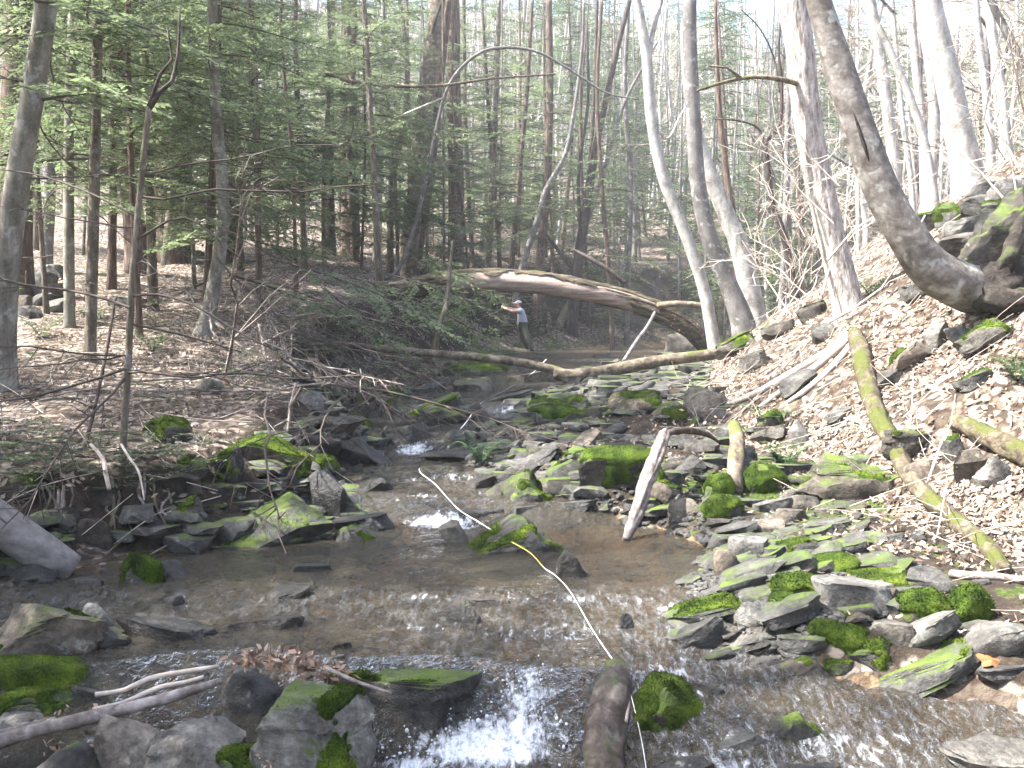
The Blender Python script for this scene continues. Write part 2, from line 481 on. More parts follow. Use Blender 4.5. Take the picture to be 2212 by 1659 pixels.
def mat_water():
    t = NT('stream_water'); p = t.coord('Object')
    a = t.n('ShaderNodeVertexColor', layer_name='col'); sp = t.n('ShaderNodeSeparateColor'); t.l(a.outputs[0], sp.inputs[0])
    foam, chop, _ = sp.outputs
    st = t.n('ShaderNodeMapping'); t.l(p, st.inputs[0]); st.inputs['Scale'].default_value = (1.0, .55, 1)
    h1 = t.noise(st.outputs[0], 11, 4, .62, dist=.8)
    h2 = t.noise(st.outputs[0], 32, 3, .65, dist=.4)
    h = t.math('ADD', t.math('MULTIPLY', h1, .6), t.math('MULTIPLY', h2, t.math('ADD', .25, t.math('MULTIPLY', chop, 1.6))))
    nrm = t.bump(h, 1.0, .09)
    fr = t.n('ShaderNodeFresnel'); fr.inputs['IOR'].default_value = 1.33; t.l(nrm, fr.inputs['Normal'])
    gl = t.n('ShaderNodeBsdfGlossy'); gl.inputs['Roughness'].default_value = .06; t.l(nrm, gl.inputs['Normal'])
    gl.inputs['Color'].default_value = (1, 1, 1, 1)
    tr = t.n('ShaderNodeBsdfTransparent'); tr.inputs[0].default_value = (.52, .46, .34, 1)
    mx = t.n('ShaderNodeMixShader'); mud = t.n('ShaderNodeBsdfDiffuse'); mud.inputs[0].default_value = (.135, .115, .08, 1)
    md = t.n('ShaderNodeMixShader'); md.inputs[0].default_value = .2; t.l(tr.outputs[0], md.inputs[1]); t.l(mud.outputs[0], md.inputs[2])
    t.l(fr.outputs[0], mx.inputs[0]); t.l(md.outputs[0], mx.inputs[1]); t.l(gl.outputs[0], mx.inputs[2])
    white = t.principled((.80, .83, .86), .35, t.bump(t.noise(p, 55, 4, .75), .8, .03), .5)
    st2 = t.n('ShaderNodeMapping'); t.l(p, st2.inputs[0]); st2.inputs['Scale'].default_value = (1.0, .28, 1)
    fn = t.noise(st2.outputs[0], 22, 6, .72, dist=.5)
    fm = t.smooth(t.math('ADD', t.math('MULTIPLY', foam, 1.15), t.math('MULTIPLY', t.math('SUBTRACT', fn, .5), 2.0)), .40, 1.0)
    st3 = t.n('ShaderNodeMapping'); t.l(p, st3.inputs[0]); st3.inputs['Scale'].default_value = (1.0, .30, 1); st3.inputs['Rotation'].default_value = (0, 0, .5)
    sky_streak = t.math('MULTIPLY', t.smooth(t.noise(st3.outputs[0], 30, 5, .72, dist=.8), .42, .72), t.math('MULTIPLY', t.smooth(chop, .1, 1.0), .58))  # streaks painted into the colour for sky reflected on choppy ripples
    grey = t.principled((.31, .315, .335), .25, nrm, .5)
    ma = t.n('ShaderNodeMixShader'); t.l(sky_streak, ma.inputs[0]); t.l(mx.outputs[0], ma.inputs[1]); t.l(grey.outputs[0], ma.inputs[2])
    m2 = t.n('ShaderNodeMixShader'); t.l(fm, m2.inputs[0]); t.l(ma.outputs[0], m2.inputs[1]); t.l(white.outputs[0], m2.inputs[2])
    return t.done(m2)

def mat_plain(name, col, rough=.7, var=.25, scale=12, spec=.3, bumpd=.004):
    t = NT(name); p = t.coord('Object')
    n = t.noise(p, scale, 4, .6)
    c = t.mix(n, tuple(x * (1 - var) for x in col), tuple(min(1, x * (1 + var)) for x in col))
    return t.done(t.principled(c, rough, t.bump(n, .5, bumpd), spec))

def mat_tape():
    t = NT('tape'); p = t.coord('Object')
    s = t.n('ShaderNodeSeparateXYZ'); t.l(p, s.inputs[0])
    yel = t.math('MULTIPLY', t.smooth(s.outputs[1], 6.3, 6.35), t.math('SUBTRACT', 1.0, t.smooth(s.outputs[1], 7.05, 7.1)))
    c = t.mix(yel, (.62, .61, .60), (.66, .55, .12))
    return t.done(t.principled(c, .45, None, .4))

M = {}
M['rock'] = mat_rock()
M['moss'] = mat_moss()
M['ground'] = mat_ground()
M['leaf'] = mat_leaf('leaf_litter', .18)
M['needle'] = mat_leaf('hemlock_needles', .55, False, [(.25, (.085, .115, .06)), (.5, (.155, .20, .10)), (.75, (.225, .28, .14)), (.95, (.29, .34, .18))], .5)
M['needle_pale'] = mat_leaf('pale_needles', .45, False, [(.25, (.05, .09, .04)), (.5, (.10, .16, .07)), (.85, (.19, .26, .11))], .5)
M['fern'] = mat_leaf('fern_frond', .35, False, [(.3, (.04, .09, .035)), (.6, (.09, .17, .06)), (.9, (.16, .25, .11))], .6)
M['water'] = mat_water()
M['bark_pale'] = mat_bark('bark_pale', (.12, .095, .08), (.35, .31, .28), (.56, .52, .48), (22, 22, 5), .03)
M['bark_beech'] = mat_bark('bark_beech', (.065, .055, .047), (.155, .138, .122), (.28, .26, .235), (7, 7, 9), .012, .24, (.06, .075, .015), .5)
M['bark_grey'] = mat_bark('bark_grey', (.07, .065, .06), (.13, .12, .112), (.21, .20, .188), (5, 5, 3), .008, 0, spots=.45)
M['bark_white'] = mat_bark('bark_white', (.15, .138, .12), (.33, .315, .29), (.50, .485, .455), (7, 7, 4), .008, .15, (.10, .11, .03))
M['bark_hemlock'] = mat_bark('bark_hemlock', (.035, .024, .018), (.095, .066, .05), (.19, .145, .115), (18, 18, 3), .025)
M['bark_mossy'] = mat_bark('bark_mossy', (.045, .035, .026), (.12, .10, .075), (.23, .20, .16), (14, 14, 3), .02, .34, (.055, .075, .018), .25)
M['bark_dark'] = mat_bark('bark_dark', (.022, .017, .014), (.055, .042, .036), (.12, .095, .085), (14, 14, 4), .015, .1, (.03, .04, .012))
M['bark_lean'] = mat_bark('bark_lean', (.07, .062, .05), (.17, .158, .13), (.30, .285, .245), (9, 9, 3), .012, .24, (.055, .07, .02), .4)
M['bark_arch'] = mat_bark('bark_arch', (.014, .011, .007), (.065, .052, .034), (.17, .145, .095), (3, 16, 16), .04, .2, (.045, .055, .015))
M['bark_wet'] = mat_bark('bark_wet', (.022, .016, .012), (.075, .057, .044), (.17, .14, .115), (9, 9, 9), .02, .2, (.03, .035, .01), .15, .5)
M['root_dark'] = mat_bark('root_dark', (.010, .008, .007), (.03, .024, .02), (.07, .06, .05), (10, 10, 10), .03, .28, (.03, .045, .008))
M['bark_log'] = mat_bark('bark_log', (.045, .034, .024), (.13, .105, .075), (.27, .225, .165), (9, 9, 9), .03, .22, (.06, .07, .018))
M['log_moss'] = mat_bark('log_moss', (.03, .024, .015), (.09, .072, .048), (.19, .155, .11), (12, 12, 12), .035, .35, (.045, .05, .013))
M['stick_grey'] = mat_bark('stick_grey', (.075, .06, .05), (.20, .165, .145), (.38, .33, .295), (12, 12, 12), .015)
M['stick_pale'] = mat_bark('stick_pale', (.26, .21, .17), (.46, .39, .33), (.66, .59, .52), (9, 9, 9), .005)
M['twig_dark'] = mat_plain('twig_dark', (.075, .06, .05), .9)
M['wood_bare'] = mat_bark('wood_bare', (.13, .095, .075), (.28, .215, .18), (.42, .35, .31), (1.6, 11, 14), .015)
M['wood_split'] = mat_bark('wood_split', (.20, .15, .07), (.40, .32, .18), (.58, .50, .34), (2, 14, 14), .01)
M['wood_cut'] = mat_plain('wood_cut', (.35, .27, .18), .8, .3, 20)
M['wood_drift'] = mat_bark('wood_drift', (.10, .09, .08), (.19, .172, .16), (.27, .25, .235), (3, 12, 12), .004)
M['lichen'] = mat_plain('white_lichen', (.62, .66, .60), .9, .15, 30)
M['tape'] = mat_tape()
M['skin'] = mat_plain('skin', (.58, .36, .27), .55, .08)
M['shirt'] = mat_plain('grey_shirt', (.40, .42, .49), .9, .06)
M['trousers'] = mat_plain('olive_trousers', (.085, .085, .062), .9, .2)
M['cap'] = mat_plain('pale_cap', (.72, .66, .62), .8, .05)
M['boot'] = mat_plain('dark_boot', (.03, .028, .03), .7, .2)
M['hair'] = mat_plain('brown_hair', (.07, .045, .03), .8, .2)

# ------------------------------------------------------------------ ground
def build_ground():
    ys = np.concatenate([np.arange(-24, 1.0, 1.5), np.geomspace(1.2, 150, 340)])
    t = np.linspace(-4.3, 4.3, 420)
    xs = 2.2 * np.sinh(t)
    X, Y = np.meshgrid(xs, ys)
    Z = H(X, Y)
    near = np.exp(-Y / 25)
    Z = Z + .018 * fbm(X * 7, Y * 7, 0, 61, 2) * near
    V = np.stack([X, Y, Z], -1).reshape(-1, 3)
    nx, ny = len(xs), len(ys)
    i = np.arange(ny - 1)[:, None] * nx; j = np.arange(nx - 1)[None]
    Q = np.stack([i + j, i + j + 1, i + nx + j + 1, i + nx + j], -1).reshape(-1, 4)
    xl, xr, xt = water_edge_left(Y), water_edge_right(Y), right_toe(Y)
    wob = .22 * fbm(X * .9, Y * .9, 0, 3, 2)
    bed = sstep(-.05, .12, X - xl - wob) * sstep(-.1, .1, xr + wob - X) * (Y < 60)
    bar = sstep(0, .2, X - xr) * sstep(-.1, .3, xt - X) * (Y < 40)
    gx = np.gradient(Z, axis=1) / np.gradient(X, axis=1); gy = np.gradient(Z, axis=0) / np.gradient(Y, axis=0)
    steep = sstep(.45, .9, np.hypot(gx, gy)) * (X < xl + .3)
    soil = np.clip(steep + bar * .8 + .6 * sstep(1.4, .6, xl - X) * (X < xl) * (Y < 20), 0, 1)
    gn = fbm(X * .8, Y * .8, 0, 71, 3)
    green = sstep(.05, .5, gn) * .45 + .42 * sstep(1.5, .1, xl - X) * (X < xl) + .12 * ((Y > 24) & (X < xl))
    green = np.where(X > xt, green * .9, green)
    green = green + .42 * bar * sstep(.5, 1.1, X - xr) * (Y < 9)
    green = np.where((X < xl) & (Y < 8), green * .45, green)
    col = np.stack([bed, np.clip(green, 0, 1), soil], -1).reshape(-1, 3)
    o = add('ground', mk_mesh('ground', V, Q, M['ground'], True, col=col))
    tag(o, 'brown forest floor and stream bed between two banks', None, None, 'structure')
build_ground()

# ------------------------------------------------------------------ stream
def foam_at(X, Y):
    e = .04
    sl = np.abs(W(X, Y + e) - W(X, Y - e)) / (2 * e)
    f = sstep(.12, .45, sl)
    # where the photograph's falls break white: chute, middle steps, small fall
    spots = [(-.14, 4.34, .32, .16, .92), (.06, 4.56, .13, .16, .55), (-.42, 4.26, .2, .11, .75), (-.30, 4.60, .05, .1, .55), (.9, 4.1, .35, .3, .40), (1.45, 4.2, .6, .35, .36), (1.9, 3.9, .6, .35, .36), (.85, 4.75, .35, .35, .36), (1.0, 5.15, .35, .35, .34), (.2, 5.2, .5, .25, .36), (-.4, 5.3, .5, .2, .3),
             (-.55, 7.75, .26, .16, .85), (-1.0, 10.1, .22, .28, .75), (.15, 12.35, .28, .14, .9), (-.45, 9.0, .4, .14, .42),
             (-.1, 8.3, .25, .2, .45), (-.45, 10.75, .15, .25, .55), (.95, 5.5, .3, .14, .52), (.4, 5.65, .5, .1, .45), (-.35, 5.75, .4, .09, .42), (-.7, 8.2, .3, .12, .5), (-.9, 8.9, .3, .1, .4), (-.2, 8.85, .3, .1, .45), (-.6, 11.5, .4, .3, .3)]
    g = np.zeros_like(X)
    for (cx, cy, sx, sy, a) in spots:
        g = np.maximum(g, a * np.exp(-((X - cx) / sx) ** 2 - ((Y - cy) / sy) ** 2))
    left_dry = 1 - sstep(-.9, -1.3, X) * (Y < 5.3)
    return np.clip((f * .12 * left_dry + g), 0, 1.3)

def build_water():
    ys = np.geomspace(2.0, 34, 560)
    xs = np.linspace(-4.2, 8.5, 360)
    X, Y = np.meshgrid(xs, ys)
    w = W(X, Y)
    f = foam_at(X, Y)
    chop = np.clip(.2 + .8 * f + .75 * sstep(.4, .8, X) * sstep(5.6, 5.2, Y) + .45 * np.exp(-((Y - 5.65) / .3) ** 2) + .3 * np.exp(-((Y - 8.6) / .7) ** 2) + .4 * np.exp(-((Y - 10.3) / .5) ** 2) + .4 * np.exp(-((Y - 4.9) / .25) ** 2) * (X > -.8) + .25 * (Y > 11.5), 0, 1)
    amp = .008 + .022 * np.clip(f, 0, 1) + .02 * sstep(.5, .9, X) * (Y < 5.9)
    flow = X * .5 + .3 * np.sin(Y * 1.2)
    Z = w + amp * fbm(X * 9 + .4 * np.sin(Y * 5), Y * 6, 0, 41, 3) + .35 * amp * fbm(X * 30, Y * 24, 0, 42, 2)
    keep = (X > water_edge_left(Y) - .6) & (X < water_edge_right(Y) + .6)
    nx, ny = len(xs), len(ys)
    i = np.arange(ny - 1)[:, None] * nx; j = np.arange(nx - 1)[None]
    Q = np.stack([i + j, i + j + 1, i + nx + j + 1, i + nx + j], -1)
    kq = keep[:-1, :-1] & keep[1:, 1:]
    Q = Q[kq]
    used = np.unique(Q); rm = np.full(nx * ny, -1); rm[used] = np.arange(len(used))
    V = np.stack([X, Y, Z], -1).reshape(-1, 3)[used]
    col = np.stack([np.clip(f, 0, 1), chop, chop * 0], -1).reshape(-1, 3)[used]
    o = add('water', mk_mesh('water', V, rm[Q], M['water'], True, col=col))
    tag(o, 'shallow clear brown stream running over small stone steps', None, None, 'structure')
build_water()

# splash of the nearest chute: small clots of white water
def build_splash():
    rng = np.random.default_rng(5)
    bm = bmesh.new(); bmesh.ops.create_icosphere(bm, subdivisions=1, radius=1)
    bv = np.array([v.co[:] for v in bm.verts]); bf = np.array([[v.index for v in f.verts] for f in bm.faces]); bm.free()
    bag = Bag()
    def spray(n, cx, cy, sx, sy, up, rmax):
        for k in range(n):
            x, y = cx + rng.normal(0, sx), cy + rng.normal(0, sy)
            z = W(x, y) + abs(rng.normal(0, up)) - .004
            r = rmax * rng.random() ** 2.2 + .0018
            s = np.array([1, 1, 1]) * r * rng.uniform(.6, 1.6, 3)
            bag.put(bv * s + [x, y, z], bf)
    spray(420, -.16, 4.36, .2, .07, .02, .007)
    spray(140, .05, 4.56, .07, .07, .018, .006)
    spray(160, -.30, 4.6, .03, .04, .03, .006)
    spray(14, 1.2, 4.2, .3, .1, .01, .004)
    spray(90, -.55, 7.78, .15, .05, .012, .007)
    spray(50, -1.0, 10.1, .12, .1, .015, .009)
    spray(40, .15, 12.33, .12, .04, .02, .01)
    t = NT('white_water'); b = t.principled((.82, .85, .88), .25, None, .5)
    b.inputs['Transmission Weight'].default_value = .35
    o = add('splash', bag.mesh('splash', t.done(b)))
    tag(o, 'white splashing water thrown up at the small falls', None, None, 'stuff')
build_splash()

# ------------------------------------------------------------------ leaf litter
def build_leaves():
    rng = np.random.default_rng(11)
    def sample(n, y0, y1, xf):
        y = np.exp(rng.uniform(math.log(y0), math.log(y1), n))
        x = xf(y, rng.random(n))
        return x, y
    parts = []
    x, y = sample(62000, 5.0, 42, lambda y, r: water_edge_left(y) - .35 - .9 * np.sqrt(rng.random(len(y))) * (y < 16) - r ** 1.15 * (4 + y * .45)); parts.append((x, y))
    x, y = sample(76000, 4.5, 34, lambda y, r: right_toe(y) - .1 + r ** 1.15 * (2.2 + y * .42)); parts.append((x, y))
    x, y = sample(9000, 4.6, 16, lambda y, r: water_edge_right(y) + .45 + r ** .7 * (right_toe(y) - water_edge_right(y))); parts.append((x, y))
    X = np.concatenate([p[0] for p in parts]); Y = np.concatenate([p[1] for p in parts])
    keep = (fbm(X * .8, Y * .8, 0, 71, 3) + rng.normal(0, .2, len(X)) < .38) & (fbm(X * 2.6, Y * 2.6, 0, 73, 2) + rng.normal(0, .16, len(X)) < .22)
    X, Y = X[keep], Y[keep]; n = len(X)
    Z = H(X, Y)
    e = .05
    N = np.stack([-(H(X + e, Y) - H(X - e, Y)) / (2 * e), -(H(X, Y + e) - H(X, Y - e)) / (2 * e), np.ones(n)], -1)
    N += rng.normal(0, .62, (n, 3)); N /= np.linalg.norm(N, axis=1)[:, None]
    A = rng.normal(0, 1, (n, 3)); A -= N * (A * N).sum(1)[:, None]; A /= np.linalg.norm(A, axis=1)[:, None]
    B = np.cross(N, A)
    L = rng.uniform(.011, .033, n) * (1 + .012 * np.maximum(0, Y - 8)); Wd = L * rng.uniform(.32, .62, n); fold = rng.uniform(-.35, .5, n) * Wd; curl = rng.uniform(-.4, .8, n) * L
    C = np.stack([X, Y, Z + rng.uniform(.004, .03, n)], -1)
    def pt(a, b, c): return C + A * a[:, None] + B * b[:, None] + N * c[:, None]
    z0 = np.zeros(n)
    P = [pt(-L, z0, z0), pt(-L * .2, Wd, fold + curl * .4), pt(L * .45, Wd * .75, fold + curl), pt(L, z0, curl * 1.3), pt(L * .45, -Wd * .75, fold + curl), pt(-L * .2, -Wd, fold + curl * .4)]
    V = np.stack(P, 1).reshape(-1, 3)
    b = np.arange(n)[:, None] * 6
    Q = np.concatenate([b + np.array([[0, 3, 2, 1]]), b + np.array([[0, 5, 4, 3]])])
    pal = np.array([(.22, .172, .13), (.31, .255, .205), (.40, .345, .295), (.13, .10, .075), (.52, .465, .41), (.31, .225, .155), (.26, .22, .18)])
    c = np.array([.88, .825, .80]) * pal[rng.choice(len(pal), n, p=[.18, .22, .22, .10, .14, .05, .09])] * rng.uniform(.75, 1.2, (n, 1))
    o = add('leaf_litter', mk_mesh('leaf_litter', V, Q, M['leaf'], False, col=np.repeat(c, 6, 0)))
    tag(o, 'dead brown leaves strewn over both banks', None, None, 'stuff')
build_leaves()

# ------------------------------------------------------------------ rocks
_ICO = {}
def ico(sub):
    if sub not in _ICO:
        bm = bmesh.new(); bmesh.ops.create_icosphere(bm, subdivisions=sub, radius=1)
        _ICO[sub] = (np.array([v.co[:] for v in bm.verts]), np.array([[v.index for v in f.verts] for f in bm.faces])); bm.free()
    return _ICO[sub]

def rock_verts(seed, dims, style='block', sub=3):
    rng = np.random.default_rng(seed)
    V, F = ico(sub); V = V.copy()
    box = {'peak': .6, 'block': .5, 'slab': .42, 'round': .85, 'wedge': .55}[style]
    V = np.sign(V) * np.abs(V) ** box
    V /= np.abs(V).max(0)
    ncut = {'peak': 7, 'block': 12, 'slab': 11, 'round': 8, 'wedge': 11}[style]
    for k in range(ncut):
        n = rng.normal(0, 1, 3)
        if style == 'slab': n[2] *= .35
        n /= np.linalg.norm(n)
        d = rng.uniform(.62, 1.02) if style != 'round' else rng.uniform(.74, .98)
        s = V @ n - d
        V = V - np.where(s > 0, s, 0)[:, None] * n * .96
    if style == 'slab':           # an even, slightly tilted top face
        n = np.array([rng.normal(0, .12), rng.normal(0, .12), 1.0]); n /= np.linalg.norm(n)
        s = V @ n - .72
        V = V - np.where(s > 0, s, 0)[:, None] * n * .98
    if style == 'wedge':          # a ridge that falls to both sides
        V[:, 2] *= 1.0 - .75 * np.abs(V[:, 0] - .15 * rng.choice([-1, 1])) ** 1.2 * (V[:, 2] > -.2)
    if style == 'peak':           # long slope up to a crest, then a drop
        c_ = .30; prof = np.where(V[:, 0] < c_, (V[:, 0] + 1) / (1 + c_), 1 - .62 * (V[:, 0] - c_) / (1 - c_))
        prof = np.clip(prof, .05, 1) * (1 - .25 * np.abs(V[:, 1] - .1))
        V[:, 2] = np.where(V[:, 2] > -.3, -.3 + (V[:, 2] + .3) * prof, V[:, 2])
    o = rng.uniform(0, 50, 3)
    d = .10 * fbm(V[:, 0] * 1.6 + o[0], V[:, 1] * 1.6 + o[1], V[:, 2] * 1.6 + o[2], 1, 2) + .045 * fbm(V[:, 0] * 6 + o[0], V[:, 1] * 6, V[:, 2] * 6, 2, 2) + (.028 * fbm(V[:, 0] * 15, V[:, 1] * 15 + o[1], V[:, 2] * 15, 4, 2) if sub > 3 else 0)
    nr = V / np.linalg.norm(V, axis=1)[:, None]
    V = V + nr * d[:, None]
    if style != 'round':          # uneven layers of the slate
        lev = (V[:, 2] + .12 * fbm(V[:, 0] * 2, V[:, 1] * 2, 0, seed, 2)) * (3.2 if style == 'slab' else 4.5) + o[0]
        fl = np.floor(lev); tt = sstep(.35, .65, lev - fl)
        ll = _hash(fl.astype(np.int64), np.zeros(len(V), np.int64), np.zeros(len(V), np.int64), seed) * (1 - tt) + _hash(fl.astype(np.int64) + 1, np.zeros(len(V), np.int64), np.zeros(len(V), np.int64), seed) * tt
        V[:, :2] *= (1 + .085 * ll)[:, None]
    mn, mx = V.min(0), V.max(0)
    V = (V - (mn + mx) / 2) / (mx - mn)
    return V * np.asarray(dims), F

def moss_cushion(V, F, R, cover, seed, thick, tuft):
    """raised cushion over the upward faces, with short tufts; V in the rock's own axes, R its rotation"""
    rng = np.random.default_rng(seed)
    size = np.ptp(V, axis=0).max()
    Vw = V @ R.T
    n = np.cross(Vw[F[:, 1]] - Vw[F[:, 0]], Vw[F[:, 2]] - Vw[F[:, 0]]); n /= np.linalg.norm(n, axis=1)[:, None] + 1e-9
    c = Vw[F].mean(1)
    m = .2 + n[:, 2] * .48 + .95 * fbm(c[:, 0] * 5 / (size + .2), c[:, 1] * 5 / (size + .2), c[:, 2] * 5, seed, 3)
    sel = m > 1.0 - cover
    if sel.sum() < 6: return None
    Fs = F[sel]
    used = np.unique(Fs); rm = np.full(len(V), -1); rm[used] = np.arange(len(used))
    vn = np.zeros_like(V)
    for k in range(3): np.add.at(vn, F[:, k], n)
    vn /= np.linalg.norm(vn, axis=1)[:, None] + 1e-9
    cnt_all = np.bincount(F.ravel(), minlength=len(V)); cnt = np.bincount(Fs.ravel(), minlength=len(V))
    inner = (cnt[used] == cnt_all[used]) * 1.0
    p = Vw[used]
    lump = .55 + .6 * np.abs(fbm(p[:, 0] * 22, p[:, 1] * 22, p[:, 2] * 22, seed + 1, 2))
    h = np.where(inner > 0, thick * lump, -.006)
    base = rm[Fs]
    Vm = p + vn[used] * h[:, None]
    bag_v = [Vm @ R]; polys = [base]
    # tufts
    tri = Vm[base]
    area = np.linalg.norm(np.cross(tri[:, 1] - tri[:, 0], tri[:, 2] - tri[:, 0]), axis=1)
    nt = int(min(2600, area.sum() * tuft))
    if nt > 10:
        k = rng.choice(len(tri), nt, p=area / area.sum())
        b = rng.dirichlet((1, 1, 1), nt)
        q = (tri[k] * b[..., None]).sum(1)
        up = n[sel][k] * .7 + [0, 0, .4] + rng.normal(0, .35, (nt, 3)); up /= np.linalg.norm(up, axis=1)[:, None]
        sd = np.cross(up, rng.normal(0, 1, (nt, 3))); sd /= np.linalg.norm(sd, axis=1)[:, None]
        ln = thick * rng.uniform(.25, .7, nt); wd = ln * .35
        T = np.stack([q - sd * wd[:, None] - up * .003, q + sd * wd[:, None] - up * .003, q + up * ln[:, None]], 1).reshape(-1, 3)
        polys.append(np.arange(nt * 3).reshape(-1, 3) + len(Vm))
        bag_v.append(T @ R)
    return mk_mesh('moss', np.vstack(bag_v), polys, M['moss'], True)

def put_rock(name, box, moss, bright, wet, style, roll, label, group=None, yaw=None, sub=None, depth=None, lift=0.0, dmin=0, thick=None):
    """box = outline in the picture (x0, y0, x1, y1); stands where its lower edge meets ground or water"""
    x0, y0, x1, y1 = box
    seed = int(abs(x0 * 7 + y0 * 13 + x1 * 3 + y1)) % 99991
    rng = np.random.default_rng(seed)
    g = ground((x0 + x1) / 2, y1 - 2, dmin) if depth is None else at((x0 + x1) / 2, y1, depth)
    dist = g[1]
    k = dist / FPX / FS
    w = (x1 - x0) * k * 1.12; hm = (y1 - y0) * k * 1.08
    if wet >= .5 and style == 'slab': hm *= .62
    sth = max(.06, (CAM_Z - g[2]) / math.hypot(dist, CAM_Z - g[2]))
    D = min(.72 * w, .55 * hm / sth)
    D = max(D, .3 * w)
    hh = max((hm - .7 * D * sth), .09 * w, .4 * hm)
    wz = float(surf(g[0], g[1]) - H(g[0], g[1]))
    bury = .25 * hh + max(0, wz) + .03
    tot = hh + bury
    if abs(roll) > 8 and style == 'slab':
        # a tilted plate: thinner, its long side along the slope
        c, s = abs(math.cos(math.radians(roll))), abs(math.sin(math.radians(roll)))
        th = max(.18 * w, (tot - w * s) / c, .3 * tot)
        L = w / c * .96
        dims = (L, D, th)
    else:
        dims = (w, D, tot)
    if sub is None: sub = 5 if w / k / FS > 110 else 4 if w / k / FS > 45 or (moss > .35 and w / k / FS > 26) else 3
    V, F = rock_verts(seed, dims, style, sub)
    ya = rng.uniform(-.35, .35) if yaw is None else yaw
    eul = (rng.normal(0, .05), -math.radians(roll), ya)
    from mathutils import Euler
    Rm = np.array(Euler(eul).to_matrix())
    me = mk_mesh(name, V, F, M['rock'], True, sharp=38)
    Vw = V @ Rm.T
    zc = g[2] + hh + lift - Vw[:, 2].max()
    o = add(name, me, None, (g[0], g[1] + D * .45, zc), eul)
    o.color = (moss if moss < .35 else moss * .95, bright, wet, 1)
    tag(o, label, 'rock', group)
    if moss >= .35:
        th = thick or min(.02, .10 * hh + .006)
        cu = moss_cushion(V, F, Rm, moss * .88 + (.28 if moss > .65 else 0), seed, th, 9000 if dist < 7 else (4000 if dist < 12 else 0))
        if cu is not None:
            add('moss', cu, o)
    return o

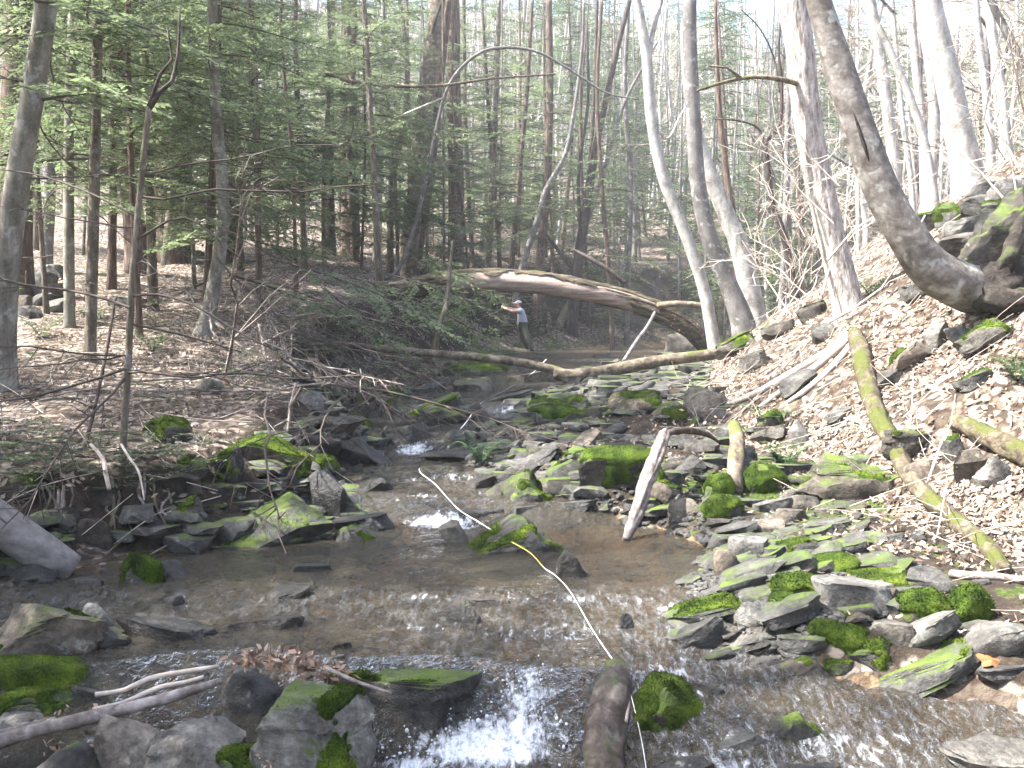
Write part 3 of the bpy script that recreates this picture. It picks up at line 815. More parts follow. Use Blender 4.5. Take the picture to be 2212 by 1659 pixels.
ROCKS = [
 # x0,y0,x1,y1 (outline), moss, bright, wet, style, roll, name, label
 # --- front of the stream
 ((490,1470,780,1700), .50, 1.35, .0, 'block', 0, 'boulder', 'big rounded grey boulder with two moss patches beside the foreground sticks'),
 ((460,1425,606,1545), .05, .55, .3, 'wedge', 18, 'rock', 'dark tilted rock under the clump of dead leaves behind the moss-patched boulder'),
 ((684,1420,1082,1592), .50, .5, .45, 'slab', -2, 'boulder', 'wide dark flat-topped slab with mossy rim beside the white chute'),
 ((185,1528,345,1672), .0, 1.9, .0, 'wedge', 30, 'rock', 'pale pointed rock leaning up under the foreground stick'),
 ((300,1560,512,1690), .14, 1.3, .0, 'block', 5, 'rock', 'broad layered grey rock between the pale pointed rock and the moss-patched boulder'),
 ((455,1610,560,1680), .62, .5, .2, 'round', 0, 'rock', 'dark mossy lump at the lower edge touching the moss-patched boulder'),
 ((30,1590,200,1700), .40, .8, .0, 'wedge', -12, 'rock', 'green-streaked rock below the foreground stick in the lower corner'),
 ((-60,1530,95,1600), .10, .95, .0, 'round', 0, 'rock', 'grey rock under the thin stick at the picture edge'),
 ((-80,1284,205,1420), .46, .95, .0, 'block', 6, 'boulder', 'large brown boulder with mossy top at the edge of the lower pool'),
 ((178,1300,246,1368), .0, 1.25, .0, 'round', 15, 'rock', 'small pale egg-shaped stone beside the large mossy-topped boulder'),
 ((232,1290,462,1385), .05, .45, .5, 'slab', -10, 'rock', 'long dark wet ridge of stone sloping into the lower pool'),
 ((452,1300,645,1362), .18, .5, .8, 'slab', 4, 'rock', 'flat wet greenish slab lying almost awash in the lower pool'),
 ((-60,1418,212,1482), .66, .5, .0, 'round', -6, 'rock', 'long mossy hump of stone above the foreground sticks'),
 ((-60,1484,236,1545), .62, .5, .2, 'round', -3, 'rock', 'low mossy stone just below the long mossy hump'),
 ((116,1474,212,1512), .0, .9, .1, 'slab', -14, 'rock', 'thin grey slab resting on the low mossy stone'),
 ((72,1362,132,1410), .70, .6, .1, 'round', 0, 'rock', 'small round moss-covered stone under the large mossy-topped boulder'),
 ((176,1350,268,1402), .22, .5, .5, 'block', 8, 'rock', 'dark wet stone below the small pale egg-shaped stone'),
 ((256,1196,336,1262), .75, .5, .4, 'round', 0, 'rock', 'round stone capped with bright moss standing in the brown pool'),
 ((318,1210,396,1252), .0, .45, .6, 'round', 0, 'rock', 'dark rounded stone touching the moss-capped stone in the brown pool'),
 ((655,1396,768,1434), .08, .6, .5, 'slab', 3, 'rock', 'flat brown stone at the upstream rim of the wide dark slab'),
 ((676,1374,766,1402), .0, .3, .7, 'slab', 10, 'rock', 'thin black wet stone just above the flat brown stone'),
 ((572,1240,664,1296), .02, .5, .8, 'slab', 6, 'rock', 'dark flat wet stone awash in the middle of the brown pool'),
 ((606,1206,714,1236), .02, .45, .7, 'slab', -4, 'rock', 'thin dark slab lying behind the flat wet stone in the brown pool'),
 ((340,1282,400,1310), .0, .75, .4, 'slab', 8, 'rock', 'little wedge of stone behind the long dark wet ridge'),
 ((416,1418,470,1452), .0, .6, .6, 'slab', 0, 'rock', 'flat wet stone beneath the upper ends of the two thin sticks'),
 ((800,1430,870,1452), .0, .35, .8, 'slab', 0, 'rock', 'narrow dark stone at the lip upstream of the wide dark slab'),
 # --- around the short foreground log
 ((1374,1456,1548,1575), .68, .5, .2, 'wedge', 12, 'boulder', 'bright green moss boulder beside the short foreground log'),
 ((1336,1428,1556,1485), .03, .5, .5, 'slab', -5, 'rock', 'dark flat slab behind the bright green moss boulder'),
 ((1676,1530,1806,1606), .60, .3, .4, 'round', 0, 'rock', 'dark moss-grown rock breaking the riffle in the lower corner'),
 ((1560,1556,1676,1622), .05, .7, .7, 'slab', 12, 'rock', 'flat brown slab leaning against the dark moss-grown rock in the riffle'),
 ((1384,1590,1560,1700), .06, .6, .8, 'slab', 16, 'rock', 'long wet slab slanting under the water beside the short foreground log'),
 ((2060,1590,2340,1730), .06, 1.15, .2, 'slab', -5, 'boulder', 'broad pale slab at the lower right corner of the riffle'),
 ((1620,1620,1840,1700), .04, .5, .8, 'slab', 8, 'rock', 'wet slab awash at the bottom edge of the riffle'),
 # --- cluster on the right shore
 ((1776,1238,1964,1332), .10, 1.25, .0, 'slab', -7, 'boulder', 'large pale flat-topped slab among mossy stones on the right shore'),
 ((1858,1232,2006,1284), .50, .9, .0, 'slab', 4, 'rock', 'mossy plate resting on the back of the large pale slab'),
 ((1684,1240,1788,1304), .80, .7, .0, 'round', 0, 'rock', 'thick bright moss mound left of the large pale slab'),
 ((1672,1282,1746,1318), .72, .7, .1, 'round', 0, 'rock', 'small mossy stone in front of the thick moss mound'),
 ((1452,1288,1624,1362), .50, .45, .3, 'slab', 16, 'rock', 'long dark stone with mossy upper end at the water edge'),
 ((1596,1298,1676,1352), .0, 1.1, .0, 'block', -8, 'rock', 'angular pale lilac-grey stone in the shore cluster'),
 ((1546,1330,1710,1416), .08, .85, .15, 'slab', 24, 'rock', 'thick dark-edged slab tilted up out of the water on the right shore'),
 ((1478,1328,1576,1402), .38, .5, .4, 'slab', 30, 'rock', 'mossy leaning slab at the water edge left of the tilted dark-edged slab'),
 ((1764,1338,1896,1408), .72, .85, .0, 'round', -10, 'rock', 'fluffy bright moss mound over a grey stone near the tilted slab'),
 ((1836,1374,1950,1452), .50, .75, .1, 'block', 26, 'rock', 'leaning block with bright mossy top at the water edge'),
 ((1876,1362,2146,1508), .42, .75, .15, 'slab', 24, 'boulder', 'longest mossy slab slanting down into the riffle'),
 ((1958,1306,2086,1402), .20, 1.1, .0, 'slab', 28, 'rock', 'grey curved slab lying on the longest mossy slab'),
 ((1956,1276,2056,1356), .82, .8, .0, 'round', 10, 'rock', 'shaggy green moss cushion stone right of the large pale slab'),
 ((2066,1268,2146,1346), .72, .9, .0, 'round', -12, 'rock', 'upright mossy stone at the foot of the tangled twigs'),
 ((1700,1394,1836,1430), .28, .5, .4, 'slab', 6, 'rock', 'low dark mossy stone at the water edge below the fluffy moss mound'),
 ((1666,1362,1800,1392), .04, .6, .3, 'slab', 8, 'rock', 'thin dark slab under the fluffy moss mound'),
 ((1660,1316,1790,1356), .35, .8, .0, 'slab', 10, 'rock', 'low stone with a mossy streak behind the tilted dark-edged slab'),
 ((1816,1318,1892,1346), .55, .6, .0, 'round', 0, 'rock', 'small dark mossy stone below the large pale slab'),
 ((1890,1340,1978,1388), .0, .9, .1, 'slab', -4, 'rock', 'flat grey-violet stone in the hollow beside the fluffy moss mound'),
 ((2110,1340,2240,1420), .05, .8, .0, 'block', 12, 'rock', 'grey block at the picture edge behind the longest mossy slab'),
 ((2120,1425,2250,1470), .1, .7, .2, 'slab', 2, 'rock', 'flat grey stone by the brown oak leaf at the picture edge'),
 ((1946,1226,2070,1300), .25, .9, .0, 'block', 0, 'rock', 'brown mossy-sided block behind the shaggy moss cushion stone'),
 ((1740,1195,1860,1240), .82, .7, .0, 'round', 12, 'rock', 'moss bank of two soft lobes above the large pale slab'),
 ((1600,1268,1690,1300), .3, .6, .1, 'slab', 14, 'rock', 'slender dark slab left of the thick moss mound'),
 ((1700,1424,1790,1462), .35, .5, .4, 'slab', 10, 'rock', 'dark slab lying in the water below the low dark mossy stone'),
 ((1610,1404,1700,1440), .20, .5, .5, 'slab', 14, 'rock', 'wet slab at the water line under the tilted dark-edged slab'),
 ((1786,1420,1862,1452), .55, .5, .3, 'round', 0, 'rock', 'round mossy stone at the water line left of the leaning block'),
 ((1530,1392,1612,1424), .30, .45, .5, 'slab', 18, 'rock', 'dark wet slab at the tip of the shore cluster'),
 ((1500,1262,1600,1302), .10, .6, .3, 'slab', 18, 'rock', 'dark slab lying behind the long stone with mossy upper end'),
 ((1560,1228,1650,1270), .05, .8, .1, 'slab', 16, 'rock', 'grey slab between the pear-shaped cobble and the shore cluster'),
 ((2030,1440,2110,1476), .0, .8, .2, 'slab', 6, 'rock', 'flat grey stone in the wet gravel beside the longest mossy slab'),
 # --- dark stones in the near left bank
 ((60,1096,150,1150), .25, .45, .1, 'block', 10, 'rock', 'dark stone in the left bank above the driftwood log'),
 ((150,1120,236,1180), .30, .4, .1, 'block', -6, 'rock', 'dark stone under the trailing root in the left bank'),
 ((176,1050,250,1100), .40, .4, .0, 'slab', 6, 'rock', 'mossy stone set in the bank left of the forked sapling'),
 ((280,1120,340,1170), .20, .35, .2, 'block', 0, 'rock', 'black stone in the hollow beneath the sapling root'),
 ((20,1210,110,1262), .30, .5, .2, 'block', 8, 'rock', 'stone under the end of the driftwood log'),
 ((-40,1150,40,1210), .20, .5, .1, 'block', 0, 'rock', 'grey stone below the driftwood log at the picture edge'),
 ((0,1026,80,1076), .45, .4, .0, 'round', 0, 'rock', 'mossy stone on the left bank crest at the picture edge'),
 ((150,1236,230,1270), .10, .4, .5, 'slab', 4, 'rock', 'low wet stone in the pool past the driftwood log'),
 ((330,1130,420,1172), .3, .4, .3, 'slab', -8, 'rock', 'dark ledge between the sapling root and the moss-crested boulder'),
 ((520,1030,610,1062), .2, .4, .3, 'slab', 4, 'rock', 'dark flat stone above the moss-crested boulder'),
 ((600,1044,668,1080), .2, .35, .4, 'slab', 8, 'rock', 'dark wet stone right above the moss crest'),
 # --- half-buried stones of the sunny slope
 ((1790,880,1850,912), .15, .9, .0, 'slab', 20, 'rock', 'flat stone half buried between the pale roots and mossy fallen trunk'),
 ((2080,800,2150,840), .35, .8, .0, 'slab', 24, 'rock', 'mossy stone half buried in the leaves above the yellow log'),
 ((1760,700,1810,734), .2, .8, .0, 'block', 10, 'rock', 'small stone left of the furrowed tree foot'),
 ((1900,800,1960,836), .25, .7, .0, 'slab', 22, 'rock', 'small slab below the blue-grey slab'),
 ((1650,690,1720,730), .3, .8, .0, 'slab', 20, 'rock', 'slab on the bank below the yellow mossy slab'),
 ((1730,650,1790,690), .4, .7, .0, 'slab', 20, 'rock', 'mossy slab beside the furrowed tree trunk'),
 ((1960,610,2020,650), .2, .9, .0, 'slab', 16, 'rock', 'stone under the bend of the curved beech'),
 # --- cobbles of the right shore
 ((1546,1188,1596,1246), .0, 1.3, .0, 'round', 8, 'rock', 'upright pale pear-shaped cobble at the water edge'),
 ((1584,1160,1666,1210), .0, 1.35, .0, 'slab', 6, 'rock', 'pale four-sided cobble beside the pear-shaped cobble'),
 ((1624,1122,1706,1158), .0, 1.35, .0, 'slab', 5, 'rock', 'long pale cobble uphill of the four-sided cobble'),
 ((1674,1098,1744,1132), .0, 1.2, .0, 'slab', 0, 'rock', 'pale flat cobble at the top of the cobble shore'),
 ((1556,1124,1640,1168), .1, .5, .3, 'slab', 20, 'rock', 'dark flat stone between the pool and the long pale cobble'),
 ((1690,1165,1772,1208), .55, .6, .0, 'slab', 8, 'rock', 'dark mossy stone on the cobble shore under green moss'),
 ((1710,1070,1776,1104), .05, 1.1, .0, 'round', 0, 'rock', 'pale cobble at the foot of the big mossy boulder'),
 ((1640,1072,1716,1110), .30, 1.1, .0, 'slab', 6, 'rock', 'low stone with moss streak beside the pale cobble'),
 # --- middle right bank
 ((1738,978,1956,1096), .46, .7, .0, 'wedge', 14, 'boulder', 'big dark mossy boulder in the leaf litter of the sunny slope'),
 ((1608,1004,1700,1068), .74, .8, .0, 'round', -8, 'rock', 'rounded bright moss stone left of the big mossy boulder'),
 ((1530,1028,1594,1082), .78, .6, .0, 'round', 0, 'rock', 'round moss ball below the cut end of the short log'),
 ((1528,1072,1606,1124), .72, .6, .0, 'round', 0, 'rock', 'mossy stone beneath the round moss ball'),
 ((1446,1078,1506,1118), .0, 1.3, .0, 'block', 0, 'rock', 'square pale stone at the foot of the leaning bark log'),
 ((1400,1040,1470,1088), .45, .7, .0, 'slab', -20, 'rock', 'mossy slab behind the leaning bark log'),
 ((1254,964,1426,1074), .80, .5, .1, 'block', 0, 'boulder', 'large square moss-covered block in mid stream shore'),
 ((1206,966,1304,1026), .60, .9, .0, 'wedge', 18, 'rock', 'bright moss ridge joined against the large square moss block'),
 ((1366,1004,1446,1070), .66, .7, .0, 'wedge', -12, 'rock', 'yellow-green mossy stone between the square moss block and bark log'),
 ((1056,1018,1160,1078), .58, .4, .4, 'block', 4, 'rock', 'dark mossy stone at the stream edge below the square moss block'),
 ((1096,1038,1200,1090), .62, .4, .3, 'wedge', 10, 'rock', 'green-capped stone overlapping the dark mossy stone at the stream edge'),
 ((1008,1010,1080,1056), .15, .4, .6, 'slab', 14, 'rock', 'dark wet stone jutting into the riffle'),
 ((1080,960,1220,1020), .18, .7, .1, 'slab', 20, 'rock', 'dark slab tilted up behind the green-capped stone'),
 ((1140,852,1272,908), .48, .5, .2, 'block', 0, 'boulder', 'dark mossy block beside the small waterfall'),
 ((1146,878,1264,918), .78, .8, .0, 'round', -4, 'rock', 'bright yellow-green moss stone in front of the waterfall block'),
 ((1240,880,1300,906), .60, .7, .0, 'round', 0, 'rock', 'small mossy stone right of the waterfall block'),
 ((1322,848,1436,896), .60, 1.0, .0, 'block', 0, 'rock', 'sunlit mossy rock pile on the shore past the waterfall'),
 ((1360,864,1398,896), .05, 1.4, .0, 'block', 0, 'rock', 'pale cube-shaped stone leaning on the sunlit mossy pile'),
 ((1428,880,1482,914), .80, 1.0, .0, 'round', 0, 'rock', 'round sunny moss stone beyond the bark log arch'),
 ((1480,838,1570,900), .30, 1.0, .0, 'wedge', 20, 'rock', 'mossy angular rock under the pale roots'),
 ((1216,1058,1360,1086), .04, 1.0, .1, 'slab', -3, 'rock', 'thin flat pale slab at the foot of the square moss block'),
 ((1100,1090,1180,1112), .04, .7, .4, 'slab', 6, 'rock', 'narrow flat slab at the water edge near the green-capped stone'),
 ((1190,1076,1300,1106), .04, .6, .3, 'slab', 8, 'rock', 'dark thin slab below the flat pale slab'),
 # --- in the pool and riffles
 ((984,1108,1226,1196), .42, .6, .5, 'peak', 0, 'boulder', 'mossy boulder in the pool with the yellow tape stretched past it'),
 ((972,1128,1012,1174), .0, 1.2, .1, 'slab', 30, 'rock', 'small pale stone propped at the end of the pool boulder'),
 ((1128,1150,1174,1196), .0, .8, .2, 'round', 8, 'rock', 'small upright brown stone in front of the pool boulder'),
 ((1196,1188,1268,1252), .45, .4, .5, 'wedge', 14, 'rock', 'small mossy snag stone caught with leaves in the pool'),
 ((922,1282,1034,1346), .25, .4, .6, 'wedge', -8, 'rock', 'dark mossy stone at the lower riffle beneath the pool'),
 ((996,1272,1100,1314), .05, .6, .5, 'slab', 4, 'rock', 'flat brown slab sitting behind the dark riffle stone'),
 ((1340,1326,1376,1360), .0, .3, .6, 'block', 0, 'rock', 'small black stone poking from the riffle beside the tape'),
 # --- left shore
 ((434,1060,690,1182), .52, .75, .2, 'peak', 0, 'boulder', 'peaked boulder with glowing moss crest at the brown pool'),
 ((664,1020,748,1122), .12, .3, .6, 'block', 0, 'rock', 'dark upright block behind the moss-crested boulder'),
 ((698,1080,838,1152), .10, .3, .7, 'slab', 10, 'rock', 'dark wet ledge right of the moss-crested boulder'),
 ((714,1134,808,1170), .48, .5, .5, 'round', 0, 'rock', 'low mossy stone in the water by the dark wet ledge'),
 ((480,940,660,1014), .66, .7, .0, 'wedge', -10, 'boulder', 'long moss-topped boulder with wavy bright green crest on left shore'),
 ((448,968,516,1050), .55, .4, .1, 'wedge', -20, 'rock', 'dark mossy stone in shade under the long moss-topped boulder'),
 ((640,984,726,1040), .66, .6, .1, 'round', 0, 'rock', 'rounded mossy stone at the stream end of the moss-topped boulder'),
 ((540,1006,640,1046), .60, .4, .1, 'slab', 0, 'rock', 'low shaded mossy stone below the moss-topped boulder'),
 ((656,1012,710,1034), .0, 1.3, .0, 'slab', 0, 'rock', 'little pale flat stone resting on the rounded mossy stone'),
 ((404,1034,520,1066), .42, .45, .1, 'slab', -4, 'rock', 'flat shaded slab with bright moss rim on left shore'),
 ((306,1024,414,1066), .10, .45, .0, 'slab', 4, 'rock', 'flat dark slab next to the moss-rimmed slab'),
 ((340,1074,440,1136), .35, .8, .0, 'block', 10, 'rock', 'pale mossy rock with a dark hollow beneath the sapling roots'),
 ((824,910,924,960), .05, .75, .4, 'slab', 12, 'boulder', 'grey wedge slab splitting the stream above the second cascade'),
 ((608,930,724,984), .05, .4, .4, 'slab', -8, 'rock', 'dark flat rocks edge at the left of the second cascade'),
 ((664,944,708,984), .0, 1.0, .3, 'block', -12, 'rock', 'square blue-grey stone on the dark left shore'),
 ((716,944,836,1002), .04, .35, .7, 'wedge', -10, 'rock', 'black wet rock beside the white water of the second cascade'),
 ((856,850,996,902), .45, .5, .2, 'slab', 18, 'rock', 'long mossy slab tilted above the upper pool'),
 ((880,878,1004,918), .50, .45, .3, 'wedge', 8, 'rock', 'dark mossy stone beneath the long tilted mossy slab'),
 ((1000,872,1064,912), .05, .35, .4, 'wedge', 0, 'rock', 'dark snag stone at the left lip of the small waterfall'),
 ((918,962,1064,998), .10, .35, .5, 'slab', 2, 'rock', 'low dark wet slab along the second cascade'),
 ((960,930,1010,956), .10, .35, .6, 'round', 0, 'rock', 'small dark stone in the stream below the waterfall'),
 ((770,1030,846,1062), .0, .25, .7, 'wedge', 0, 'rock', 'black stone in the riffle under the second cascade'),
 ((990,1080,1090,1116), .0, .35, .7, 'slab', 4, 'rock', 'dark wet slab at the edge of the third cascade'),
 ((612,884,764,924), .30, 1.0, .0, 'slab', -8, 'rock', 'long pale flat slab with mossy back on the left shore'),
 ((720,890,800,924), .66, .8, .0, 'slab', -10, 'rock', 'green mossy slab next to the long pale slab'),
 ((630,846,700,884), .0, 1.4, .0, 'wedge', -8, 'rock', 'pale sunlit stone half hidden by dead branches'),
 ((800,838,872,880), .70, .9, .0, 'wedge', -6, 'rock', 'sunny moss-topped stone on the upper left shore'),
 ((735,830,815,880), .60, .4, .0, 'round', 0, 'rock', 'dark mossy mound left of the sunny moss-topped stone'),
 ((420,818,476,850), .12, 1.2, .0, 'block', 10, 'rock', 'pale yellowish stone on the left bank under branches'),
 ((370,990,440,1034), .55, .4, .0, 'round', 0, 'rock', 'mossy knob on the left bank right of the forked sapling'),
 ((300,905,400,960), .60, .4, .0, 'round', 0, 'rock', 'mossy hump beside the forked sapling'),
 # --- upper creek bed
 ((960,784,1080,812), .72, 1.1, .0, 'round', 0, 'rock', 'sunlit yellow-green mossy stones edge under the fallen pole'),
 ((1084,776,1140,804), .66, 1.0, .0, 'round', 0, 'rock', 'mossy stone catching sun beyond the fallen pole'),
 ((980,818,1066,848), .30, .9, .0, 'slab', 6, 'rock', 'flat mossy stone in the upper creek bed'),
 ((1100,800,1200,828), .10, .9, .0, 'slab', 4, 'rock', 'flat grey stone of the upper creek bed near the pole'),
 ((1040,835,1150,868), .05, .6, .2, 'slab', 16, 'rock', 'dark tilted slab in the upper creek bed'),
 ((870,826,960,850), .05, .5, .2, 'slab', 4, 'rock', 'dark flat slab at the left of the upper creek bed'),
 # --- right bank, higher
 ((1600,756,1660,802), .22, 1.0, .0, 'slab', 22, 'rock', 'greenish slab lying at the end of the fallen pole'),
 ((1552,716,1632,768), .60, 1.0, .0, 'slab', 26, 'rock', 'bright mossy slab above the end of the fallen pole'),
 ((1614,638,1684,690), .60, 1.0, .0, 'slab', 24, 'rock', 'yellow mossy slab on the bank right of the dark grey tree'),
 ((1650,588,1684,640), .66, 1.2, .0, 'block', 6, 'rock', 'upright yellow-green stone above the yellow mossy slab'),
 ((1664,544,1730,600), .66, .8, .0, 'round', 0, 'rock', 'mossy boulder on the bank edge left of the pale ridged tree'),
 ((1690,575,1760,620), .30, .7, .0, 'slab', 18, 'rock', 'dark mossy ledge right of the upright yellow-green stone'),
 ((1690,800,1770,850), .04, .7, .0, 'slab', 32, 'rock', 'brown slab wedged between the pale roots'),
 ((2006,690,2060,746), .06, 1.2, .0, 'wedge', 0, 'rock', 'upright pale slab in the leaves below the curved tree'),
 ((2056,706,2098,752), .1, 1.3, .0, 'slab', 20, 'rock', 'pale blue-grey stone beside the upright pale slab'),
 ((2090,690,2190,760), .55, .9, .0, 'slab', 30, 'rock', 'mossy slab on the slope under the root mass'),
 ((1930,740,2010,800), .08, 1.1, .0, 'slab', 32, 'rock', 'blue-grey slab half buried beside the mossy fallen trunk'),
 ((1936,758,1990,796), .70, 1.0, .0, 'round', 0, 'rock', 'bright moss tuft stone on the blue-grey slab'),
 ((1708,910,1750,966), .10, 1.5, .0, 'wedge', 0, 'rock', 'pale pointed stone in the leaf litter above the big mossy boulder'),
 ((1640,892,1696,950), .50, .4, .0, 'round', 0, 'rock', 'dark round mossy stone with a hollow in the slope'),
 ((1912,930,2016,1000), .42, .5, .0, 'block', 0, 'boulder', 'dark mossy boulder behind the mossy fallen trunk'),
 ((2046,944,2086,996), .55, 1.1, .0, 'slab', 22, 'rock', 'upright sunlit mossy plate under the yellow log'),
 ((1966,996,2034,1042), .0, 1.4, .0, 'round', 0, 'rock', 'pale rounded stone beside the mossy fallen trunk'),
 ((2070,970,2140,1036), .30, .9, .0, 'block', 10, 'rock', 'brown mossy rock beneath the yellow log'),
 ((2120,985,2190,1050), .22, 1.3, .0, 'wedge', 14, 'rock', 'pale green-grey rock at the picture edge under the yellow log'),
 ((1440,720,1500,760), .3, .8, .0, 'block', 8, 'rock', 'shaded rock at the foot of the arched log'),
 # --- outcrop by the root mass
 ((2040,500,2130,560), .15, .9, .0, 'slab', 14, 'rock', 'grey ledge of the outcrop touching the curved tree'),
 ((2060,462,2150,512), .10, .9, .0, 'slab', 12, 'rock', 'second grey ledge of the outcrop above the curved tree base'),
 ((2096,420,2170,470), .10, .8, .0, 'block', 10, 'rock', 'dark angular block on top of the outcrop'),
 ((2150,386,2230,450), .10, 1.3, .0, 'round', 0, 'rock', 'pale rounded boulder crowning the outcrop at the picture edge'),
 ((2090,388,2160,436), .04, .6, .0, 'wedge', 14, 'rock', 'dark pointed rock beside the pale crowning boulder'),
 ((2030,440,2080,490), .70, 1.1, .0, 'round', 0, 'rock', 'sunny mossy knob on the slope beside the outcrop'),
 ((1990,455,2046,500), .55, 1.1, .0, 'slab', 14, 'rock', 'mossy sunlit stone above the bend of the curved tree'),
 ((2130,440,2250,560), .50, .6, .0, 'block', 0, 'boulder', 'big mossy face of the outcrop over the root mass'),
 # --- stone heap on the left terrace
 ((60,612,140,648), .05, 1.2, .0, 'slab', 10, 'rock', 'uppermost pale slab of the stone heap on the left terrace'),
 ((44,590,110,626), .12, .9, .0, 'slab', -6, 'rock', 'grey slab at the back of the stone heap'),
 ((20,640,66,668), .05, 1.3, .0, 'slab', 0, 'rock', 'pale slab at the outer end of the stone heap'),
 ((56,634,116,664), .0, .5, .0, 'block', 0, 'rock', 'dark stone wedged in the middle of the stone heap'),
 ((86,644,146,678), .04, 1.4, .0, 'slab', 14, 'rock', 'brightest flat slab at the front of the stone heap'),
 ((30,662,86,690), .1, .5, .0, 'block', 0, 'rock', 'dark lowest stone of the stone heap'),
 ((70,572,130,604), .10, 1.1, .0, 'slab', 6, 'rock', 'thin slab standing at the rear of the stone heap'),
 ((8,620,50,652), .50, .8, .0, 'round', 0, 'rock', 'mossy stone behind the leaning tree at the stone heap'),
 ((230,640,300,668), .2, .8, .0, 'slab', 0, 'rock', 'low flat stone in the leaf litter behind the forked sapling'),
 ((375,540,430,556), .65, 1.0, .0, 'round', 0, 'rock', 'sunny moss patch stone at the top of the left slope'),
]
def build_rocks():
    for (box, moss, br, wet, style, roll, name, label) in ROCKS:
        kw = {}
        put_rock(name, box, moss, br, wet, style, roll, label, **kw)
build_rocks()

# cobbles that can still be told apart, three beds of them
def build_cobbles():
    protos = []
    for k in range(14):
        V, F = rock_verts(900 + k, (1.0, .72 + .03 * (k % 5), .34 + .05 * (k % 4)), ('slab', 'slab', 'block', 'round')[k % 4], 2)
        protos.append(mk_mesh('cobble', V, F, M['rock'], True, sharp=40))
    rng = np.random.default_rng(77)
    def bed(n, pick, size, label, group, wet, bright, moss):
        for k in range(n):
            x, y = pick()
            s = size(y)
            z = float(H(x, y))
            me = protos[rng.integers(len(protos))]
            o = add('cobble', me, None, (x, y, z + s * .06), (rng.normal(0, .15), -abs(rng.normal(.22, .2)), rng.uniform(-.9, .9)), (s, s * rng.uniform(.7, 1.1), s * rng.uniform(.6, 1.1)))
            o.color = (moss if rng.random() < .25 else .0, bright * rng.uniform(.6, 1.5), wet * rng.random(), 1)
            tag(o, label, 'stone', group)
    def bar():
        y = math.exp(rng.uniform(math.log(4.9), math.log(14))); a, b = float(water_edge_right(y)), float(right_toe(y))
        return a - .05 + (b - a + .1) * rng.random() ** 1.3, y
    bed(130, bar, lambda y: rng.uniform(.07, .19) + (y - 5) * .014, 'small loose cobble of the stony shore on the right of the stream', 'cobbles of the right shore', .3, .95, .4)
    def up():
        y = rng.uniform(12.6, 20.5); a, b = float(water_edge_left(y)), float(right_toe(y))
        return a + (b - a) * rng.random(), y
    bed(60, up, lambda y: rng.uniform(.16, .42), 'flat stone of the jumbled upper creek bed below the fallen poles', 'stones of the upper creek bed', .4, .8, .45)
    def mid():
        y = rng.uniform(7.6, 13.5); a, b = float(water_edge_right(y)), float(right_toe(y))
        return a - .1 + (b - a + .2) * rng.random(), y
    bed(75, mid, lambda y: rng.uniform(.16, .40), 'flat stone of the crowded stony bar between pool and bark log', 'stones of the stony bar', .4, .8, .55)
    def back():
        y = rng.uniform(20, 31); a, b = float(water_edge_left(y)), float(right_toe(y))
        return a + (b - a) * rng.random(), y
    def shore2():
        y = math.exp(rng.uniform(math.log(6.0), math.log(15.5))); return float(water_edge_left(y)) + rng.uniform(-.6, .5), y
    bag = Bag()
    for k in range(860):
        x, y = back() if k < 110 else (up() if k < 330 else (mid() if k < 600 else shore2())); s = rng.uniform(.2, .6) if k < 110 else (rng.uniform(.16, .5) if k < 330 else (rng.uniform(.10, .34) if k < 600 else rng.uniform(.12, .4)))
        v, f = rock_verts(3000 + k, (s, s * .8, s * (.3 if k % 3 else .45)), ('slab', 'slab', 'block')[k % 3], 2)
        bag.put(v + [x, y, float(H(x, y)) + .05 * s], f)
    for k in range(70):
        y = rng.uniform(4.9, 7.0); x = float(water_edge_right(y)) + rng.uniform(-.15, 1.1); s = rng.uniform(.14, .38)
        v, f = rock_verts(5000 + k, (s, s * .7, s * .28), 'slab', 3)
        a_ = math.radians(rng.uniform(5, 26)); ca, sa = math.cos(a_), math.sin(a_)
        v = np.stack([v[:, 0] * ca - v[:, 2] * sa, v[:, 1], v[:, 0] * sa + v[:, 2] * ca], -1)
        bag.put(v + [x, y, float(H(x, y)) + .04 * s], f)
    o = add('creek_stones', bag.mesh('creek_stones', M['rock'], True, 38)); o.color = (.38, .8, .3, 1); tag(o, 'smaller stones filling the creek bed and bar', None, None, 'stuff')
    def shore():
        y = rng.uniform(7.2, 13); a = float(water_edge_left(y))
        return a - rng.uniform(-.25, .55), y
    bed(35, shore, lambda y: rng.uniform(.09, .24), 'small dark stone along the shaded left shore of the stream', 'stones of the left shore', .4, .6, .6)
    # gravel: too many and too small to count
    V0, F0 = ico(1)
    bag = Bag()
    for k in range(5200):
        if k % 4 == 0:
            y = math.exp(rng.uniform(math.log(3.9), math.log(12))); a = float(water_edge_left(y)); b = float(water_edge_right(y)); x = a + (b - a) * rng.random()
        elif k % 9 == 1:
            y = rng.uniform(4.8, 6.2); x = float(water_edge_left(y)) + rng.uniform(-.1, .9)
        else:
            y = math.exp(rng.uniform(math.log(4.9), math.log(14))); a = float(water_edge_right(y)); x = a - .1 + abs(rng.normal(0, .5))
        s = rng.uniform(.008, .032) * (1 + .04 * y) * np.array([1, rng.uniform(.6, 1), rng.uniform(.35, .7)])
        z = float(H(np.array(x), np.array(y))) + s[2] * .4
        c, sn = math.cos(k), math.sin(k)
        v = V0 * s * (1 + .12 * np.sin(V0[:, [1, 2, 0]] * 5 + k))
        v = np.stack([v[:, 0] * c - v[:, 1] * sn, v[:, 0] * sn + v[:, 1] * c, v[:, 2]], -1)
        bag.put(v + [x, y, z], F0)
    o = add('gravel', bag.mesh('gravel', M['rock'], True, 35)); o.color = (0, .8, .35, 1)
    tag(o, 'fine grey gravel between the stones of the stream', None, None, 'stuff')
build_cobbles()

